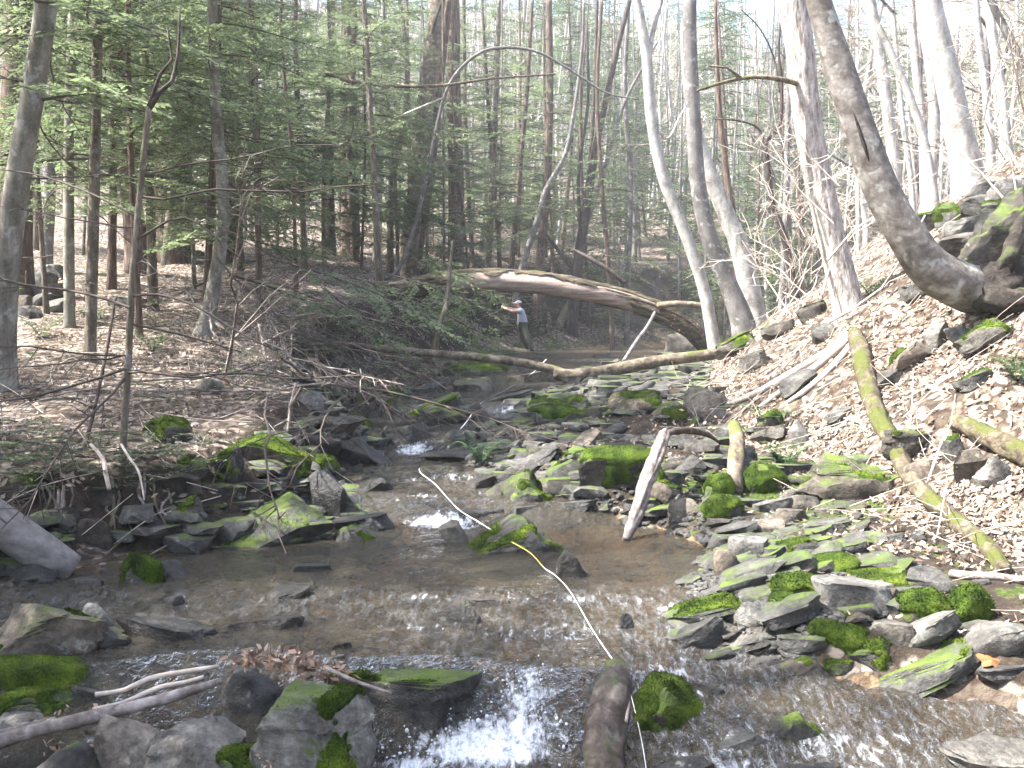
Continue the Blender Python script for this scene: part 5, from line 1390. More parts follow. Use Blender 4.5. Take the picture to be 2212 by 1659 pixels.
# ------------------------------------------------------------------ woods behind, tree by tree
def woods():
    rng = np.random.default_rng(2024)
    tr = {m: [make_trunk(np.array([[0, 0, 0], [rng.normal(0, .15), 0, 3], [rng.normal(0, .35), rng.normal(0, .2), 7], [rng.normal(0, .6), 0, 13]]), [r, r * .85, r * .7, r * .25], m, 8, .04, .6, j, 1.3) for j, r in enumerate((.09, .13, .18))]
          for m in ('bark_hemlock', 'bark_white', 'bark_grey', 'bark_mossy')}
    def one(name, label, group, x, y, mats, crown, cz, cs, ts=1.0):
        z = float(H(x, y)); a = rng.uniform(0, 6.28)
        r = add(name, None, None, (x, y, z - .15), (rng.normal(0, .03), rng.normal(0, .04), a)); tag(r, label, 'tree', group)
        add('trunk', tr[mats[rng.integers(len(mats))]][rng.integers(3)], r, None, None, (ts, ts, rng.uniform(.85, 1.2)))
        if crown is not None:
            add('crown', crown[rng.integers(len(crown))], r, (0, 0, cz), (0, 0, rng.uniform(0, 6)), (cs,) * 3)
    pts = []
    def spot(f):
        for _ in range(60):
            x, y = f()
            if all((x - a) ** 2 + (y - b) ** 2 > 1.2 ** 2 for a, b in pts) :
                pts.append((x, y)); return x, y
        return x, y
    for k in range(20):      # left terrace hemlocks
        x, y = spot(lambda: (lambda y: (-.50 * y + rng.random() * (.44 * y - 1.0), y))(rng.uniform(22, 55)))
        if (31 < y < 37 and x > -15) or (19.5 < y < 24.5 and x > -13): y += 9; x *= 1.25
        one('hemlock_tree', 'hemlock in the shaded wood on the left terrace behind the nearer trunks', 'hemlocks of the left terrace', x, y, ('bark_hemlock', 'bark_hemlock', 'bark_mossy'), CROWN_TALL, rng.uniform(2.0, 4), rng.uniform(.8, 1.2), .8)
    for k, (fx, yy, cz, cs) in enumerate([(560, 17, .9, .8), (640, 20, 1.0, .9), (700, 26, .6, 1.0), (780, 27, .8, 1.1), (860, 29, .6, .9), (960, 28, 1.2, .9), (1020, 30, .7, 1.0), (520, 24, .8, 1.1), (420, 19, 1.2, .9),
                                          (330, 16, 1.5, .8), (240, 19, 1.6, 1.0), (100, 15, 1.8, .8), (900, 38, .6, 1.2), (1080, 40, .6, 1.1), (600, 30, .8, 1.2), (180, 26, 1.5, 1.2), (740, 40, .5, 1.2), (480, 33, .8, 1.2), (560, 22, 1.6, 1.0), (660, 24, 1.8, 1.1), (820, 23.5, 2.4, .9), (920, 33.5, 1.2, 1.2), (440, 15, 2.0, .75), (300, 13, 2.2, .7), (1120, 42, .5, 1.2), (1180, 44, .4, 1.3), (380, 28, 1.0, 1.2)]):
        p = at(fx, 600, yy); x, y = float(p[0]), yy
        pts.append((x, y))
        lab_ = ['young green hemlock behind the fallen branches', 'feathery young hemlock left of the dark hemlock pair', 'young hemlock whose boughs veil the left slope', 'young hemlock in front of the thick dark hemlock', 'young hemlock spreading over the left end of the arched log', 'young hemlock beside the two-stemmed ridged tree', 'young hemlock rising over the crown of the arched log', 'young hemlock behind the green mossy trunk', 'young hemlock left of the green mossy trunk',
                'young hemlock behind the forked sapling', 'young hemlock between the thin dark trunk and forked sapling', 'young hemlock above the stone heap', 'distant young hemlock behind the two-stemmed tree', 'distant young hemlock behind the slim mossy pole', 'young hemlock deep in the left wood', 'young hemlock far behind the thin mossy trunk', 'distant young hemlock behind the dark hemlock pair', 'young hemlock far up the left slope', 'tall feathery hemlock above the dead branches', 'feathery hemlock hanging over the left slope centre', 'hemlock whose boughs hang over the splintered log foot', 'feathery hemlock behind the straight dark hemlock', 'slim hemlock just left of the green mossy trunk foot', 'slim hemlock close behind the forked sapling', 'far hemlock above the arched log crown', 'far hemlock behind the reddish pole tree', 'hemlock between the massive hemlock and the reddish-brown hemlock'][k]
        one('young_hemlock', lab_, 'young hemlocks of the left wood', x, y, ('bark_hemlock', 'bark_mossy'), CROWN_YOUNG + CROWN_TALL, cz, cs, .45)
    for k in range(38):      # valley head, green understorey
        x, y = spot(lambda: (lambda y: (rng.uniform(-.14, .34) * y, y))(rng.uniform(37, 64)))
        one('young_hemlock', 'pale green young hemlock in the bright valley beyond the arched log', 'young hemlocks of the valley head', x, y, ('bark_hemlock', 'bark_grey'), CROWN_PALE, rng.uniform(.2, 2.0), rng.uniform(.9, 1.4), .5)
    for k in range(46):      # tall pale hemlocks closing the view
        x, y = spot(lambda: (lambda y: (rng.uniform(-.12, .58) * y, y))(rng.uniform(42, 70)))
        one('pale_hemlock', 'tall pale hemlock closing the bright view up the valley', 'tall pale hemlocks up the valley', x, y, ('bark_grey', 'bark_hemlock'), CROWN_PALE, rng.uniform(2.5, 8), rng.uniform(1.2, 1.7), .7)
    for k in range(56):      # hemlocks of the far hillside
        x, y = spot(lambda: (lambda y: (rng.uniform(-.5, .58) * y, y))(rng.uniform(70, 115)))
        one('far_hemlock', 'hazy green hemlock on the far hillside', 'hemlocks of the far hillside', x, y, ('bark_grey', 'bark_hemlock'), CROWN_PALE, rng.uniform(.5, 7), rng.uniform(1.4, 2.2), 1.0)
    for k in range(40):      # poles beyond the log
        x, y = spot(lambda: (lambda y: (rng.uniform(-.2, .34) * y, y))(rng.uniform(36, 75)))
        one('pole_tree', 'slender bare pole tree in the bright wood beyond the arched log', 'pole trees beyond the log', x, y, ('bark_grey', 'bark_white', 'bark_hemlock'), CROWN_BARE, 5, rng.uniform(.7, 1.0), .6)
    for k in range(26):      # sunny slope on the right
        x, y = spot(lambda: (lambda y: (rng.uniform(.26, .58) * y, y))(rng.uniform(22, 60)))
        one('slope_tree', 'pale bare tree high on the sunny right hillside', 'bare trees of the right hillside', x, y, ('bark_white', 'bark_white', 'bark_grey'), CROWN_BARE, 4.5, rng.uniform(.7, 1.1), .8)
    # leafless brush
    for k in range(64):
        if k % 2: x, y = (lambda y: (rng.uniform(.24, .56) * y, y))(rng.uniform(9, 34))
        else: x, y = (lambda y: (rng.uniform(-.3, .3) * y, y))(rng.uniform(34, 50))
        if x < right_toe(y) + 1 and x > water_edge_left(y) - .5: continue
        o = add('bare_shrub', SHRUB_BARE[k % 4], None, (x, y, float(H(x, y)) - .1), (rng.normal(0, .2), rng.normal(0, .2), rng.uniform(0, 6)), (rng.uniform(.7, 1.3),) * 3)
        tag(o, 'twiggy leafless shrub on the sunny slope among the pale trunks' if k % 2 else 'twiggy leafless shrub in the wood beyond the arched log', 'shrub', 'bare shrubs of the slope' if k % 2 else 'bare shrubs beyond the log')
    # the far hillside reads as one mass
    bag = Bag()
    for k in range(620):
        y = rng.uniform(58, 140); x = rng.uniform(-.62, .62) * y; z = float(H(x, y)); h = rng.uniform(9, 17)
        tx = x + rng.normal(0, .9)
        bag.tube([(x, y, z - .3), ((x + tx) / 2 + rng.normal(0, .3), y, z + h * .5), (tx, y, z + h)], rng.uniform(.07, .17), .03, 4, 6)
        for b in range(7):
            t = rng.uniform(.25, 1); a = rng.uniform(0, 6.28); l = rng.uniform(1, 3) * (1.2 - t * .6)
            p0 = np.array([x + (tx - x) * t, y, z + h * t])
            bag.tube([p0, p0 + np.array([math.cos(a) * l * .6, math.sin(a) * l * .4, l * .55]), p0 + np.array([math.cos(a) * l, math.sin(a) * l * .7, l * 1.0])], .03, .012, 3, 3)
    fw = add('far_forest', bag.mesh('far_forest', M['bark_white'])); tag(fw, 'pale trunks of the distant wooded hillside', None, None, 'stuff')
    n = 30000
    y = rng.uniform(56, 135, n); x = rng.uniform(-.64, .64, n) * y
    cl = np.round(x / 5) * 5 + rng.normal(0, 1.1, n); x = np.where(rng.random(n) < .75, cl, x)
    z = H(x, y) + rng.uniform(.2, 4.5, n)
    keep = fbm(x * .12, y * .12, z * .2, 5, 2) + rng.normal(0, .15, n) > -.05
    x, y, z = x[keep], y[keep], z[keep]; n = len(x)
    D = rng.normal(0, 1, (n, 3)); D[:, 2] *= .5; D /= np.linalg.norm(D, axis=1)[:, None]
    S = np.cross(D, rng.normal(0, 1, (n, 3))); S /= np.linalg.norm(S, axis=1)[:, None]
    L = rng.uniform(.2, .6, n)
    V = leaf_quads(np.stack([x, y, z], -1), D, S, L, L * .4)
    fo = add('far_foliage', mk_mesh('far_foliage', V, np.arange(len(V)).reshape(-1, 4), M['needle_pale'], False)); tag(fo, 'pale green foliage of the distant wooded hillside', None, None, 'stuff')
woods()

# ------------------------------------------------------------------ fallen wood
def log_mesh(line, widths, mat, n=16, amp=.04, step=.06, seed=1, k=4, f=3, name='log'):
    """line of (x, y, distance); without a distance the point lies on the ground"""
    line = [p if len(p) == 3 else (p[0], p[1], ground(p[0], p[1] + w * .42)[1]) for p, w in zip(line, widths)]
    P = np.array([at(x, y, d) for x, y, d in line])
    R = np.array([w * d / FPX / FS / 2 for w, (_, _, d) in zip(widths, line)])
    Q = curve_pts(np.column_stack([P, R]), step)
    c = Q[len(Q) // 2, :3]
    V, q = tube(Q[:, :3] - c, Q[:, 3], n, bark_disp(amp, k, f, seed))
    return mk_mesh(name, V, q, mat if isinstance(mat, (list, tuple)) else M[mat], True), c

def put_log(name, label, line, widths, mat, cat='log', **kw):
    me, c = log_mesh(line, widths, mat, name=name, **kw)
    o = add(name, me, None, c); tag(o, label, cat)
    return o

def build_arch():
    line = [(380, 880, 23.4), (470, 790, 23.2), (560, 718, 23.0), (660, 664, 22.8), (760, 640, 22.6), (870, 628, 22.4), (960, 612, 22.3), (1060, 606, 22.3), (1160, 612, 22.3), (1260, 628, 22.3), (1350, 648, 22.4), (1420, 672, 22.4), (1480, 704, 22.5), (1516, 740, 22.6), (1540, 790, 22.7)]
    wd = [30, 34, 38, 42, 46, 49, 50, 51, 51, 49, 46, 43, 40, 36, 32]
    k = 22.4 / FPX / FS
    P = np.array([at(x, y, d) for x, y, d in line]); R = np.array(wd) * k / 2
    c0 = P[7]
    Q = curve_pts(np.column_stack([P, R]), .04)
    root = add('arched_log', None, None, c0)
    tag(root, 'thick fallen trunk arching over the stream with a stripped pinkish underside', 'log')
    pp = Q[:, :3] - c0
    n = 64
    V, q = tube(pp, Q[:, 3] * .88, n, bark_disp(.02, 2, 1.0, 4))
    add('bare_wood', mk_mesh('bare_wood', V, q, M['wood_bare']), root)
    V, q = tube(pp, Q[:, 3], n, lambda a, s, r: r * (.12 * (.5 - 2 * np.abs(noise3(np.cos(a) * 4.5, np.sin(a) * 4.5, s * 1.1, 8))) + .06 * noise3(np.cos(a) * 9, np.sin(a) * 9, s * 6, 9)), cap=False)
    quads = q[0]
    cen = V[quads].mean(1); fx = np.interp(cen[:, 0], pp[:, 0], np.interp(Q[:, 0], P[:, 0], [l[0] for l in line]))
    ring = np.minimum(quads[:, 0] // n, len(pp) - 1)
    rel = cen - pp[ring]; r = Q[ring, 3]
    h = rel[:, 2] / r; fr = -rel[:, 1] / r
    edge = .40 + .18 * np.sin(fx * .011 + 1.2) + .55 * fbm(fx * .03, 0, 0, 3, 4)
    edge = edge * sstep(940, 1000, fx) * (1 - sstep(1330, 1390, fx)) - 1.6 * (1 - sstep(930, 1000, fx) * (1 - sstep(1340, 1385, fx)))
    strip = (h < edge) & (fr > -.45)
    add('bark', mk_mesh('bark', V, quads[~strip], M['bark_arch']), root)
    # the split, splintered foot of the trunk
    for j, (ln, w) in enumerate([([(486, 768, 23.0), (560, 722, 22.8), (640, 680, 22.6), (700, 650, 22.5)], [14, 20, 22, 12]),
                                 ([(500, 752, 22.9), (580, 700, 22.7), (690, 648, 22.5)], [6, 13, 8]),
                                 ([(470, 790, 23.0), (540, 752, 22.8), (620, 712, 22.7)], [5, 11, 6])]):
        me, c = log_mesh(ln, w, 'wood_split', 8, .12, .12, 30 + j)
        add('splinter', me, root, c - c0)
    for ln, w in [([(1420, 660, 22.2), (1470, 656, 22.0), (1520, 662, 21.9), (1548, 676, 21.9)], [14, 13, 12, 8])]:
        me, c = log_mesh(ln, w, 'bark_log', 8, .08, .12, 40)
        add('limb', me, root, c - c0)
build_arch()

put_log('fallen_pole', 'long sunlit fallen pole lying across the stream below the arched log',
        [(700, 740, 15.5), (820, 752, 15.5), (940, 764, 15.5), (1040, 772, 15.5), (1130, 784, 15.5), (1200, 800, 15.5), (1240, 812, 15.5)], [12, 15, 17, 18, 19, 19, 16], 'bark_log', amp=.04)
put_log('fallen_pole', 'thicker fallen pole with peeled end meeting the long pole in a shallow V',
        [(1196, 808, 15.2), (1250, 812, 15.2), (1330, 798, 15.3), (1420, 780, 15.4), (1520, 768, 15.5), (1580, 758, 15.5), (1640, 742, 15.5)], [26, 30, 27, 25, 24, 22, 18], 'bark_log', amp=.04)
put_log('leaning_stick', 'bare grey stick leaning from the stream bed up to the arched log', [(1346, 782, 16), (1376, 736, 18), (1398, 706, 20), (1414, 676, 21.7)], [9, 9, 8, 7], 'bark_grey', 'stick', n=8)
put_log('leaning_stake', 'curved grey stem standing in the stream left of the person', [(944, 812, 19.4), (940, 750, 19.5), (948, 700, 19.6), (964, 660, 19.8), (972, 580, 20), (978, 520, 20.1)], [20, 15, 13, 11, 8, 6], 'bark_mossy', 'stick', n=9)
put_log('mossy_stump', 'short slanted mossy stump piece under the arched log right of the person', [(1206, 706), (1222, 672), (1236, 646)], [18, 18, 12], 'bark_mossy', 'stump', n=10)
put_log('dead_tree', 'dark dead tree leaning to the right behind the arched log', [(1350, 612, 26), (1310, 580, 26), (1270, 556, 26.2), (1240, 540, 26.4)], [10, 10, 9, 6], 'bark_dark', 'log', n=8)

# short log in the foreground chute
def build_short_log():
    line = [(1330, 1452, 4.78), (1322, 1500, 4.62), (1308, 1560, 4.46), (1300, 1620, 4.32), (1306, 1700, 4.18), (1318, 1790, 4.02)]
    me, c = log_mesh(line, [74, 92, 92, 92, 100, 104], 'bark_wet', 32, .09, .02, 5, 2.5, 3)
    o = add('short_log', me, None, c); tag(o, 'short wet grey log end lying beside the white chute in the foreground', 'log')
    me2, c2 = log_mesh([(1342, 1462, 4.70), (1356, 1500, 4.58), (1352, 1560, 4.42)], [10, 14, 9], 'wood_bare', 8, .1, .03, 6)
    p = add('peeled_strip', me2, o, c2 - c); p['label'] = 'pale peeled edge of the log'
build_short_log()

put_log('bark_log', 'leaning flaky bark log standing from the pool edge on the right shore',
        [(1352, 1166, 7.2), (1374, 1112, 7.35), (1398, 1040, 7.55), (1420, 980, 7.8), (1438, 934, 8.0)], [16, 25, 29, 27, 20], 'stick_grey', amp=.32, seed=14, n=24, k=2.2, f=6, step=.03)
put_log('short_log', 'short round log with shelf-scarred bark pointing at the pool', [(1584, 1058, 7.9), (1590, 1000, 8.25), (1592, 950, 8.6), (1586, 920, 8.9)], [36, 34, 31, 27], 'bark_log', amp=.14, seed=15, n=20, k=2, f=9)
put_log('dark_branch', 'dark twisted branch lying level from the top of the leaning bark log', [(1420, 950, 7.9), (1450, 934, 8.1), (1490, 930, 8.3), (1530, 940, 8.5), (1556, 958, 8.6)], [8, 14, 13, 9, 4], 'bark_dark', 'branch', amp=.2, seed=16, n=12)
put_log('mossy_log', 'long moss-covered fallen trunk running down the sunny slope from the pale tree',
        [(1846, 720), (1862, 770), (1880, 850), (1900, 905), (1932, 960), (1966, 1030), (2010, 1080), (2070, 1130), (2130, 1180), (2170, 1230)], [26, 38, 38, 36, 35, 35, 36, 36, 34, 30], 'log_moss', amp=.22, seed=18, n=26, k=2.5, f=5, step=.04)
put_log('yellow_log', 'yellow mossy log end sticking in from the right picture edge', [(2064, 912), (2110, 932), (2160, 956), (2230, 990), (2330, 1040)], [34, 40, 44, 46, 46], 'log_moss', amp=.22, seed=19, n=26, k=2.5, f=5, step=.04)
put_log('grey_branch', 'smooth grey branch lying across the twigs at the right picture edge', [(2054, 1240), (2100, 1244), (2160, 1246), (2230, 1256), (2320, 1262)], [20, 20, 17, 17, 16], 'stick_grey', 'branch', n=10, amp=.06)
put_log('cut_log', 'smooth grey driftwood log slanting out of the left bank into the pool', [(-90, 1070, 6.0), (-20, 1120, 6.05), (50, 1166, 6.1), (110, 1206, 6.15), (150, 1232, 6.2)], [92, 88, 84, 80, 74], 'wood_drift', amp=.02, seed=21, n=20)
put_log('sapling_root', 'dark mossy root running from the forked sapling along the water', [(262, 1110, 7.3), (290, 1150, 7.15), (350, 1172, 7.05), (440, 1184, 7.0), (540, 1196, 6.95)], [34, 32, 28, 22, 10], 'bark_mossy', 'root', amp=.1, seed=22)
for j, (ln, w) in enumerate([([(262, 1080, 7.35), (230, 1120, 7.2), (180, 1160, 7.0), (120, 1200, 6.7)], [22, 16, 12, 6]),
                             ([(266, 1090, 7.3), (262, 1140, 7.1), (240, 1190, 6.9), (250, 1220, 6.75)], [18, 12, 9, 5]),
                             ([(250, 1060, 7.4), (200, 1080, 7.2), (140, 1100, 7.0), (60, 1090, 6.9)], [16, 12, 9, 6]),
                             ([(272, 1080, 7.3), (300, 1110, 7.25), (320, 1150, 7.1), (330, 1180, 7.0)], [16, 12, 9, 5])]):
    put_log('bank_root', ['thin root trailing down the dark bank towards the driftwood log', 'thin root hanging straight below the forked sapling', 'thin root running sideways along the bank crest', 'thin root curling down right of the forked sapling foot'][j], ln, w, 'bark_dark', 'root', n=8, amp=.1, seed=50 + j)
rr = np.random.default_rng(91)
for j in range(16):
    fx = rr.uniform(30, 400); y0 = 1030 + rr.uniform(-10, 30); ln = [(fx + rr.normal(0, 6), y0), (fx + rr.normal(0, 14), y0 + 45), (fx + rr.normal(0, 22), y0 + 85), (fx + rr.normal(0, 30), y0 + rr.uniform(110, 150))]
    o = put_log('hanging_root', 'thin bare root hanging down the dark cut of the near left bank', ln, [6, 6, 5, 3], 'bark_mossy' if j % 3 else 'stick_grey', 'root', n=6, amp=.1, step=.05, seed=70 + j); o['group'] = 'roots of the near left bank'
# pale roots of the ridged tree spilling down the slope
for j, (ln, w) in enumerate([([(1836, 724), (1790, 760), (1720, 800), (1640, 846), (1580, 872)], [26, 20, 16, 15, 10]),
                             ([(1828, 736), (1770, 786), (1700, 836), (1640, 880)], [20, 16, 14, 8]),
                             ([(1840, 745), (1800, 790), (1750, 836), (1700, 870)], [16, 14, 12, 8])]):
    put_log('tree_root', ['longest pale root stretching down from the furrowed tree', 'middle pale root below the furrowed tree', 'short pale root nearest the mossy fallen trunk'][j], ln, w, 'stick_pale', 'root', n=10, amp=.1, seed=60 + j)

# foreground sticks
for lab, ln, w, mt in [
    ('longest foreground stick reaching in from the lower left corner', [(-60, 1622, 4.2), (60, 1582, 4.25), (200, 1548, 4.3), (330, 1516, 4.36), (400, 1496, 4.4), (480, 1470, 4.45)], [34, 32, 30, 26, 23, 14], 'stick_grey'),
    ('upper one of two thin pale sticks above the longest foreground stick', [(206, 1500, 4.4), (270, 1490, 4.42), (320, 1466, 4.46), (390, 1452, 4.5), (470, 1440, 4.55)], [11, 11, 12, 11, 9], 'stick_pale'),
    ('lower one of two thin pale sticks above the longest foreground stick', [(200, 1532, 4.34), (270, 1516, 4.38), (340, 1486, 4.44), (400, 1474, 4.48), (440, 1462, 4.5)], [9, 10, 12, 11, 8], 'stick_pale'),
    ('dark thin stick above the corner end of the longest stick', [(-60, 1600, 4.25), (40, 1572, 4.3), (120, 1552, 4.35)], [14, 14, 10], 'stick_grey'),
    ('short twig poking over the wide dark slab', [(700, 1440, 4.36), (760, 1468, 4.3), (846, 1498, 4.24)], [10, 9, 6], 'stick_grey'),
    ('thin pale twig lying on the moss-patched boulder', [(590, 1640, 4.16), (640, 1622, 4.14), (702, 1600, 4.12)], [5, 4, 3], 'stick_pale'),
    ('white forked stick on the left bank below the forked sapling', [(196, 960, 7.0), (222, 990, 6.9), (228, 1020, 6.8), (236, 1056, 6.7)], [7, 10, 10, 9], 'stick_pale'),
    ('pale curved twig over the bank right of the forked sapling foot', [(262, 960, 6.9), (280, 990, 6.8), (300, 1020, 6.7), (312, 1080, 6.6)], [6, 6, 5, 3], 'stick_pale'),
    ('thin upright white stick in front of the yellow log', [(2004, 1042, 7.0), (2022, 990, 7.0), (2036, 950, 7.0), (2056, 912, 7.05)], [6, 6, 6, 4], 'stick_pale'),
    ('pale crossing twig over the mossy fallen trunk', [(1700, 960), (1780, 938), (1850, 910), (1920, 902)], [4, 4, 4, 3], 'stick_pale'),
    ('second crossing twig over the mossy fallen trunk', [(1746, 880), (1820, 902), (1880, 922), (1960, 960)], [4, 4, 4, 3], 'stick_pale'),
    ('twig fork at the right picture edge above the brown oak leaf', [(2212, 1320, 5.2), (2180, 1380, 5.15), (2150, 1420, 5.1), (2134, 1450, 5.05)], [7, 7, 6, 5], 'stick_grey'),
    ('forked twig beside the upright mossy stone', [(2140, 1446, 5.05), (2124, 1380, 5.15), (2136, 1320, 5.3)], [5, 6, 4], 'stick_pale'),
    ('bent grey branch over the shore among dead branches', [(560, 800, 12.5), (600, 830, 12.3), (640, 868, 12.0), (680, 890, 11.9)], [9, 8, 7, 5], 'stick_grey'),
    ('long dead branch slanting down the left bank to the shore', [(440, 980, 10.5), (490, 900, 11.0), (540, 820, 11.5), (572, 784, 11.8), (560, 700, 12.0)], [6, 7, 8, 8, 6], 'stick_grey'),
    ('thin straight stick standing on the left bank near the shore', [(476, 940, 10.6), (490, 860, 10.8), (500, 760, 11), (506, 700, 11)], [9, 8, 7, 5], 'stick_grey'),
    ('dead branch on the left slope between mossy tree and arched log', [(460, 690, 15), (490, 720, 14.8), (500, 736, 14.6)], [10, 9, 6], 'stick_pale'),
    ('slim slanting stem left of the forked sapling', [(172, 1000, 7.6), (200, 900, 7.9), (230, 760, 8.2), (250, 640, 8.4)], [9, 8, 7, 5], 'bark_dark'),
    ('fallen grey branch half buried on the left shore', [(320, 900, 9.6), (380, 924, 9.4), (440, 940, 9.2)], [8, 8, 6], 'stick_grey'),
    ('short broken branch by the upper creek bed', [(1560, 800, 17), (1590, 810, 16.8), (1640, 822, 16.5)], [8, 8, 5], 'stick_pale'),
    ('upright dry twig beside the thicker fallen pole', [(1384, 838, 17.6), (1388, 800, 17.7), (1394, 768, 17.8)], [4, 4, 3], 'stick_pale')]:
    put_log('stick', lab, ln, w, mt, 'stick', n=8, amp=.06, step=.04)

# fans of dead branches fallen on the left bank in front of the arched log
def brush():
    rng = np.random.default_rng(31)
    for k, (fx, fy, d, az, s) in enumerate([(560, 700, 14, -.4, 1.3), (620, 660, 15, -.9, 1.4), (520, 620, 13, .1, 1.4), (600, 760, 13, -.2, 1.2), (680, 700, 16, -1.2, 1.3), (460, 560, 12, -.1, 1.5), (700, 620, 18, -.3, 1.5), (540, 840, 11.5, -.3, 1.1), (500, 740, 12.5, -.7, 1.3), (580, 600, 16, .2, 1.5), (760, 720, 18, -.3, 1.4), (640, 800, 14, -.9, 1.2), (600, 720, 12.5, .3, 1.2), (660, 760, 13, -.6, 1.3), (700, 780, 15, .1, 1.3), (560, 780, 11.5, .4, 1.1), (620, 840, 12, -.4, 1.0), (520, 690, 11, -.5, 1.3), (740, 660, 19, -.6, 1.5), (680, 640, 17, .2, 1.5), (590, 670, 14, -1.1, 1.2), (720, 820, 13.5, -.5, 1.0)]):
        p = at(fx, fy, d)
        g = float(H(p[0], p[1])); p[2] = max(p[2], g + .05)
        o = add('fallen_branch', (DEAD + DEAD_PALE)[k % 11], None, p, (rng.normal(0, .5), .35 + rng.normal(0, .2), az), (s,) * 3)
        tag(o, 'twiggy dead hemlock branch fallen on the left bank before the arched log', 'branch', 'fallen branches on the left bank')
    for k in range(30):
        fx, fy = rng.uniform(470, 860), rng.uniform(600, 860); g_ = ground(fx, fy + 60); d = min(g_[1], 19) - rng.uniform(.2, 1.5)
        o = add('fallen_branch', DEAD_PALE[k % 4] if k % 3 else DEAD[k % 7], None, at(fx, fy, d), (rng.normal(0, .6), rng.normal(.1, .5), rng.uniform(0, 6.28)), (rng.uniform(.8, 1.5),) * 3)
        tag(o, 'grey dead branch in the tangle spilling from the left bank to the creek', 'branch', 'dead branches of the left tangle')
    # green boughs hanging over the left end of the arched log
    for k, (fx, fy, d, az, s) in enumerate([(760, 600, 21, -.2, 1.1), (840, 590, 21.3, .1, 1.2), (800, 660, 20.8, .0, 1.0), (700, 690, 19, -.4, 1.1), (880, 560, 21.2, .2, 1.0), (1090, 640, 26, 2.6, .8), (620, 640, 17, -.1, 1.2), (700, 610, 19, .1, 1.3), (560, 690, 15, -.3, 1.1), (840, 640, 20.6, -.1, 1.1), (660, 760, 15, -.2, 1.0), (900, 620, 21, -.3, 1.0), (600, 560, 16, .1, 1.3), (500, 600, 14, .0, 1.2), (740, 660, 17, .1, 1.1), (560, 640, 13, -.2, 1.0), (780, 720, 17.5, -.3, 1.0)]):
        if k in (2, 8, 11, 14, 15, 16): continue
        o = add('hemlock_bough', BOUGH_MESH[k % 4], None, at(fx, fy, d), (rng.normal(0, .3), .22, az), (s,) * 3)
        tag(o, ['green bough lying over the splintered end of the arched log', 'green bough drooping on top of the arched log', 'dark green bough hanging below the arched log', 'green bough on the left bank under the arched log', 'green bough behind the arched log crown', 'green bough over the head of the person', 'drooping bough veiling the splintered log foot', 'bough hanging across the left slope before the log', 'low bough above the dead branches on the left bank', 'bough drooping in front of the log where the bark begins', 'bough low over the left shore tangle', 'small bough at the start of the stripped wood', 'bough high over the tangle of dead branches', 'bough beside the green mossy trunk', 'bough over the middle of the left tangle', 'near bough at the left end of the tangle', 'low bough at the creek end of the tangle'][k], 'branch')
    for k, (fx, fy) in enumerate([(520, 880), (580, 860), (640, 850), (700, 830), (480, 820), (560, 780), (620, 730), (760, 800), (680, 760), (440, 900), (800, 770), (850, 740)]):
        p = ground(fx, fy)
        o = add('twiggy_shrub', SHRUB_BARE[(k % 2) * 2], None, p - [0, 0, .1], (rng.normal(0, .35), rng.normal(.2, .3), k * 1.7), (.45 + .02 * k % 3 * .1,) * 3)
        tag(o, 'grey leafless shrub in the tangle on the left shore', 'shrub', 'leafless shrubs of the left shore')
    # little hemlock seedlings and ferns on the banks
    young = [bough_mesh([place_bough(SMALL[j % 3], np.array([0, 0, .05 * j]), j * 2.4 + q, .25, .5) for j in range(7)], 'seedling', 'needle') for q in range(3)]
    spots = [(100, 1010, 6.6), (40, 980, 6.2), (180, 1010, 7), (20, 1030, 0), (70, 1050, 0), (130, 1040, 0), (220, 1040, 0), (300, 1010, 0), (340, 1040, 0), (390, 1010, 0), (360, 880, 9), (700, 820, 0), (640, 800, 0), (760, 800, 0), (560, 860, 0), (690, 860, 0), (330, 700, 0), (860, 720, 0), (920, 700, 0), (980, 720, 0), (1040, 690, 0), (1060, 740, 0), (1000, 660, 0), (1100, 720, 0), (900, 660, 0), (840, 680, 0), (1400, 730, 0), (1450, 700, 0), (1340, 700, 0), (1280, 690, 0), (600, 690, 0), (660, 720, 0), (720, 730, 0), (780, 760, 0), (620, 760, 0), (580, 800, 0), (680, 780, 0), (740, 690, 0), (520, 820, 0), (480, 780, 0), (1120, 670, 0), (1150, 700, 0), (1180, 720, 0), (1060, 660, 0), (950, 740, 0)]
    for k, (fx, fy, d) in enumerate(spots):
        p = ground(fx, fy)
        if 480 <= fx <= 800 and k % 2: continue
        o = add('hemlock_seedling', young[k % 3], None, p, (0, 0, k * 1.1), (.55 + .035 * p[1],) * 3)
        tag(o, 'low dark green hemlock seedling on the near left bank' if fx < 400 else 'low green hemlock seedling on the bank around the arched log', 'plant', 'hemlock seedlings near the sapling' if fx < 400 else 'hemlock seedlings around the arched log')
    # ferns
    def fern(seed):
        r = np.random.default_rng(seed); LV = []; bag = Bag()
        for f in range(9):
            az = f * .7 + r.normal(0, .2); L = r.uniform(.25, .42)
            s = np.linspace(0, 1, 16); out = s * L * .9; z = L * .55 * np.sin(s * 2.3)
            P = np.stack([np.cos(az) * out, np.sin(az) * out, z], -1); side = np.array([-math.sin(az), math.cos(az), 0])
            bag.tube(P[::5], .003, .001, 3, .2)
            for sg in (1, -1):
                D = side * sg + np.gradient(P, axis=0) * 8; D /= np.linalg.norm(D, axis=1)[:, None]
                S = np.cross(D, [0, 0, 1.0]); l = .075 * np.sin(np.clip(s * 1.15 + .12, 0, 1) * math.pi) + .012
                LV.append(leaf_quads(P, D, S, l, np.full(16, .022)))
        LV = np.vstack(LV); SV = np.vstack(bag.V); SQ = np.vstack(bag.P[4])
        LQ = np.arange(len(LV)).reshape(-1, 4) + len(SV)
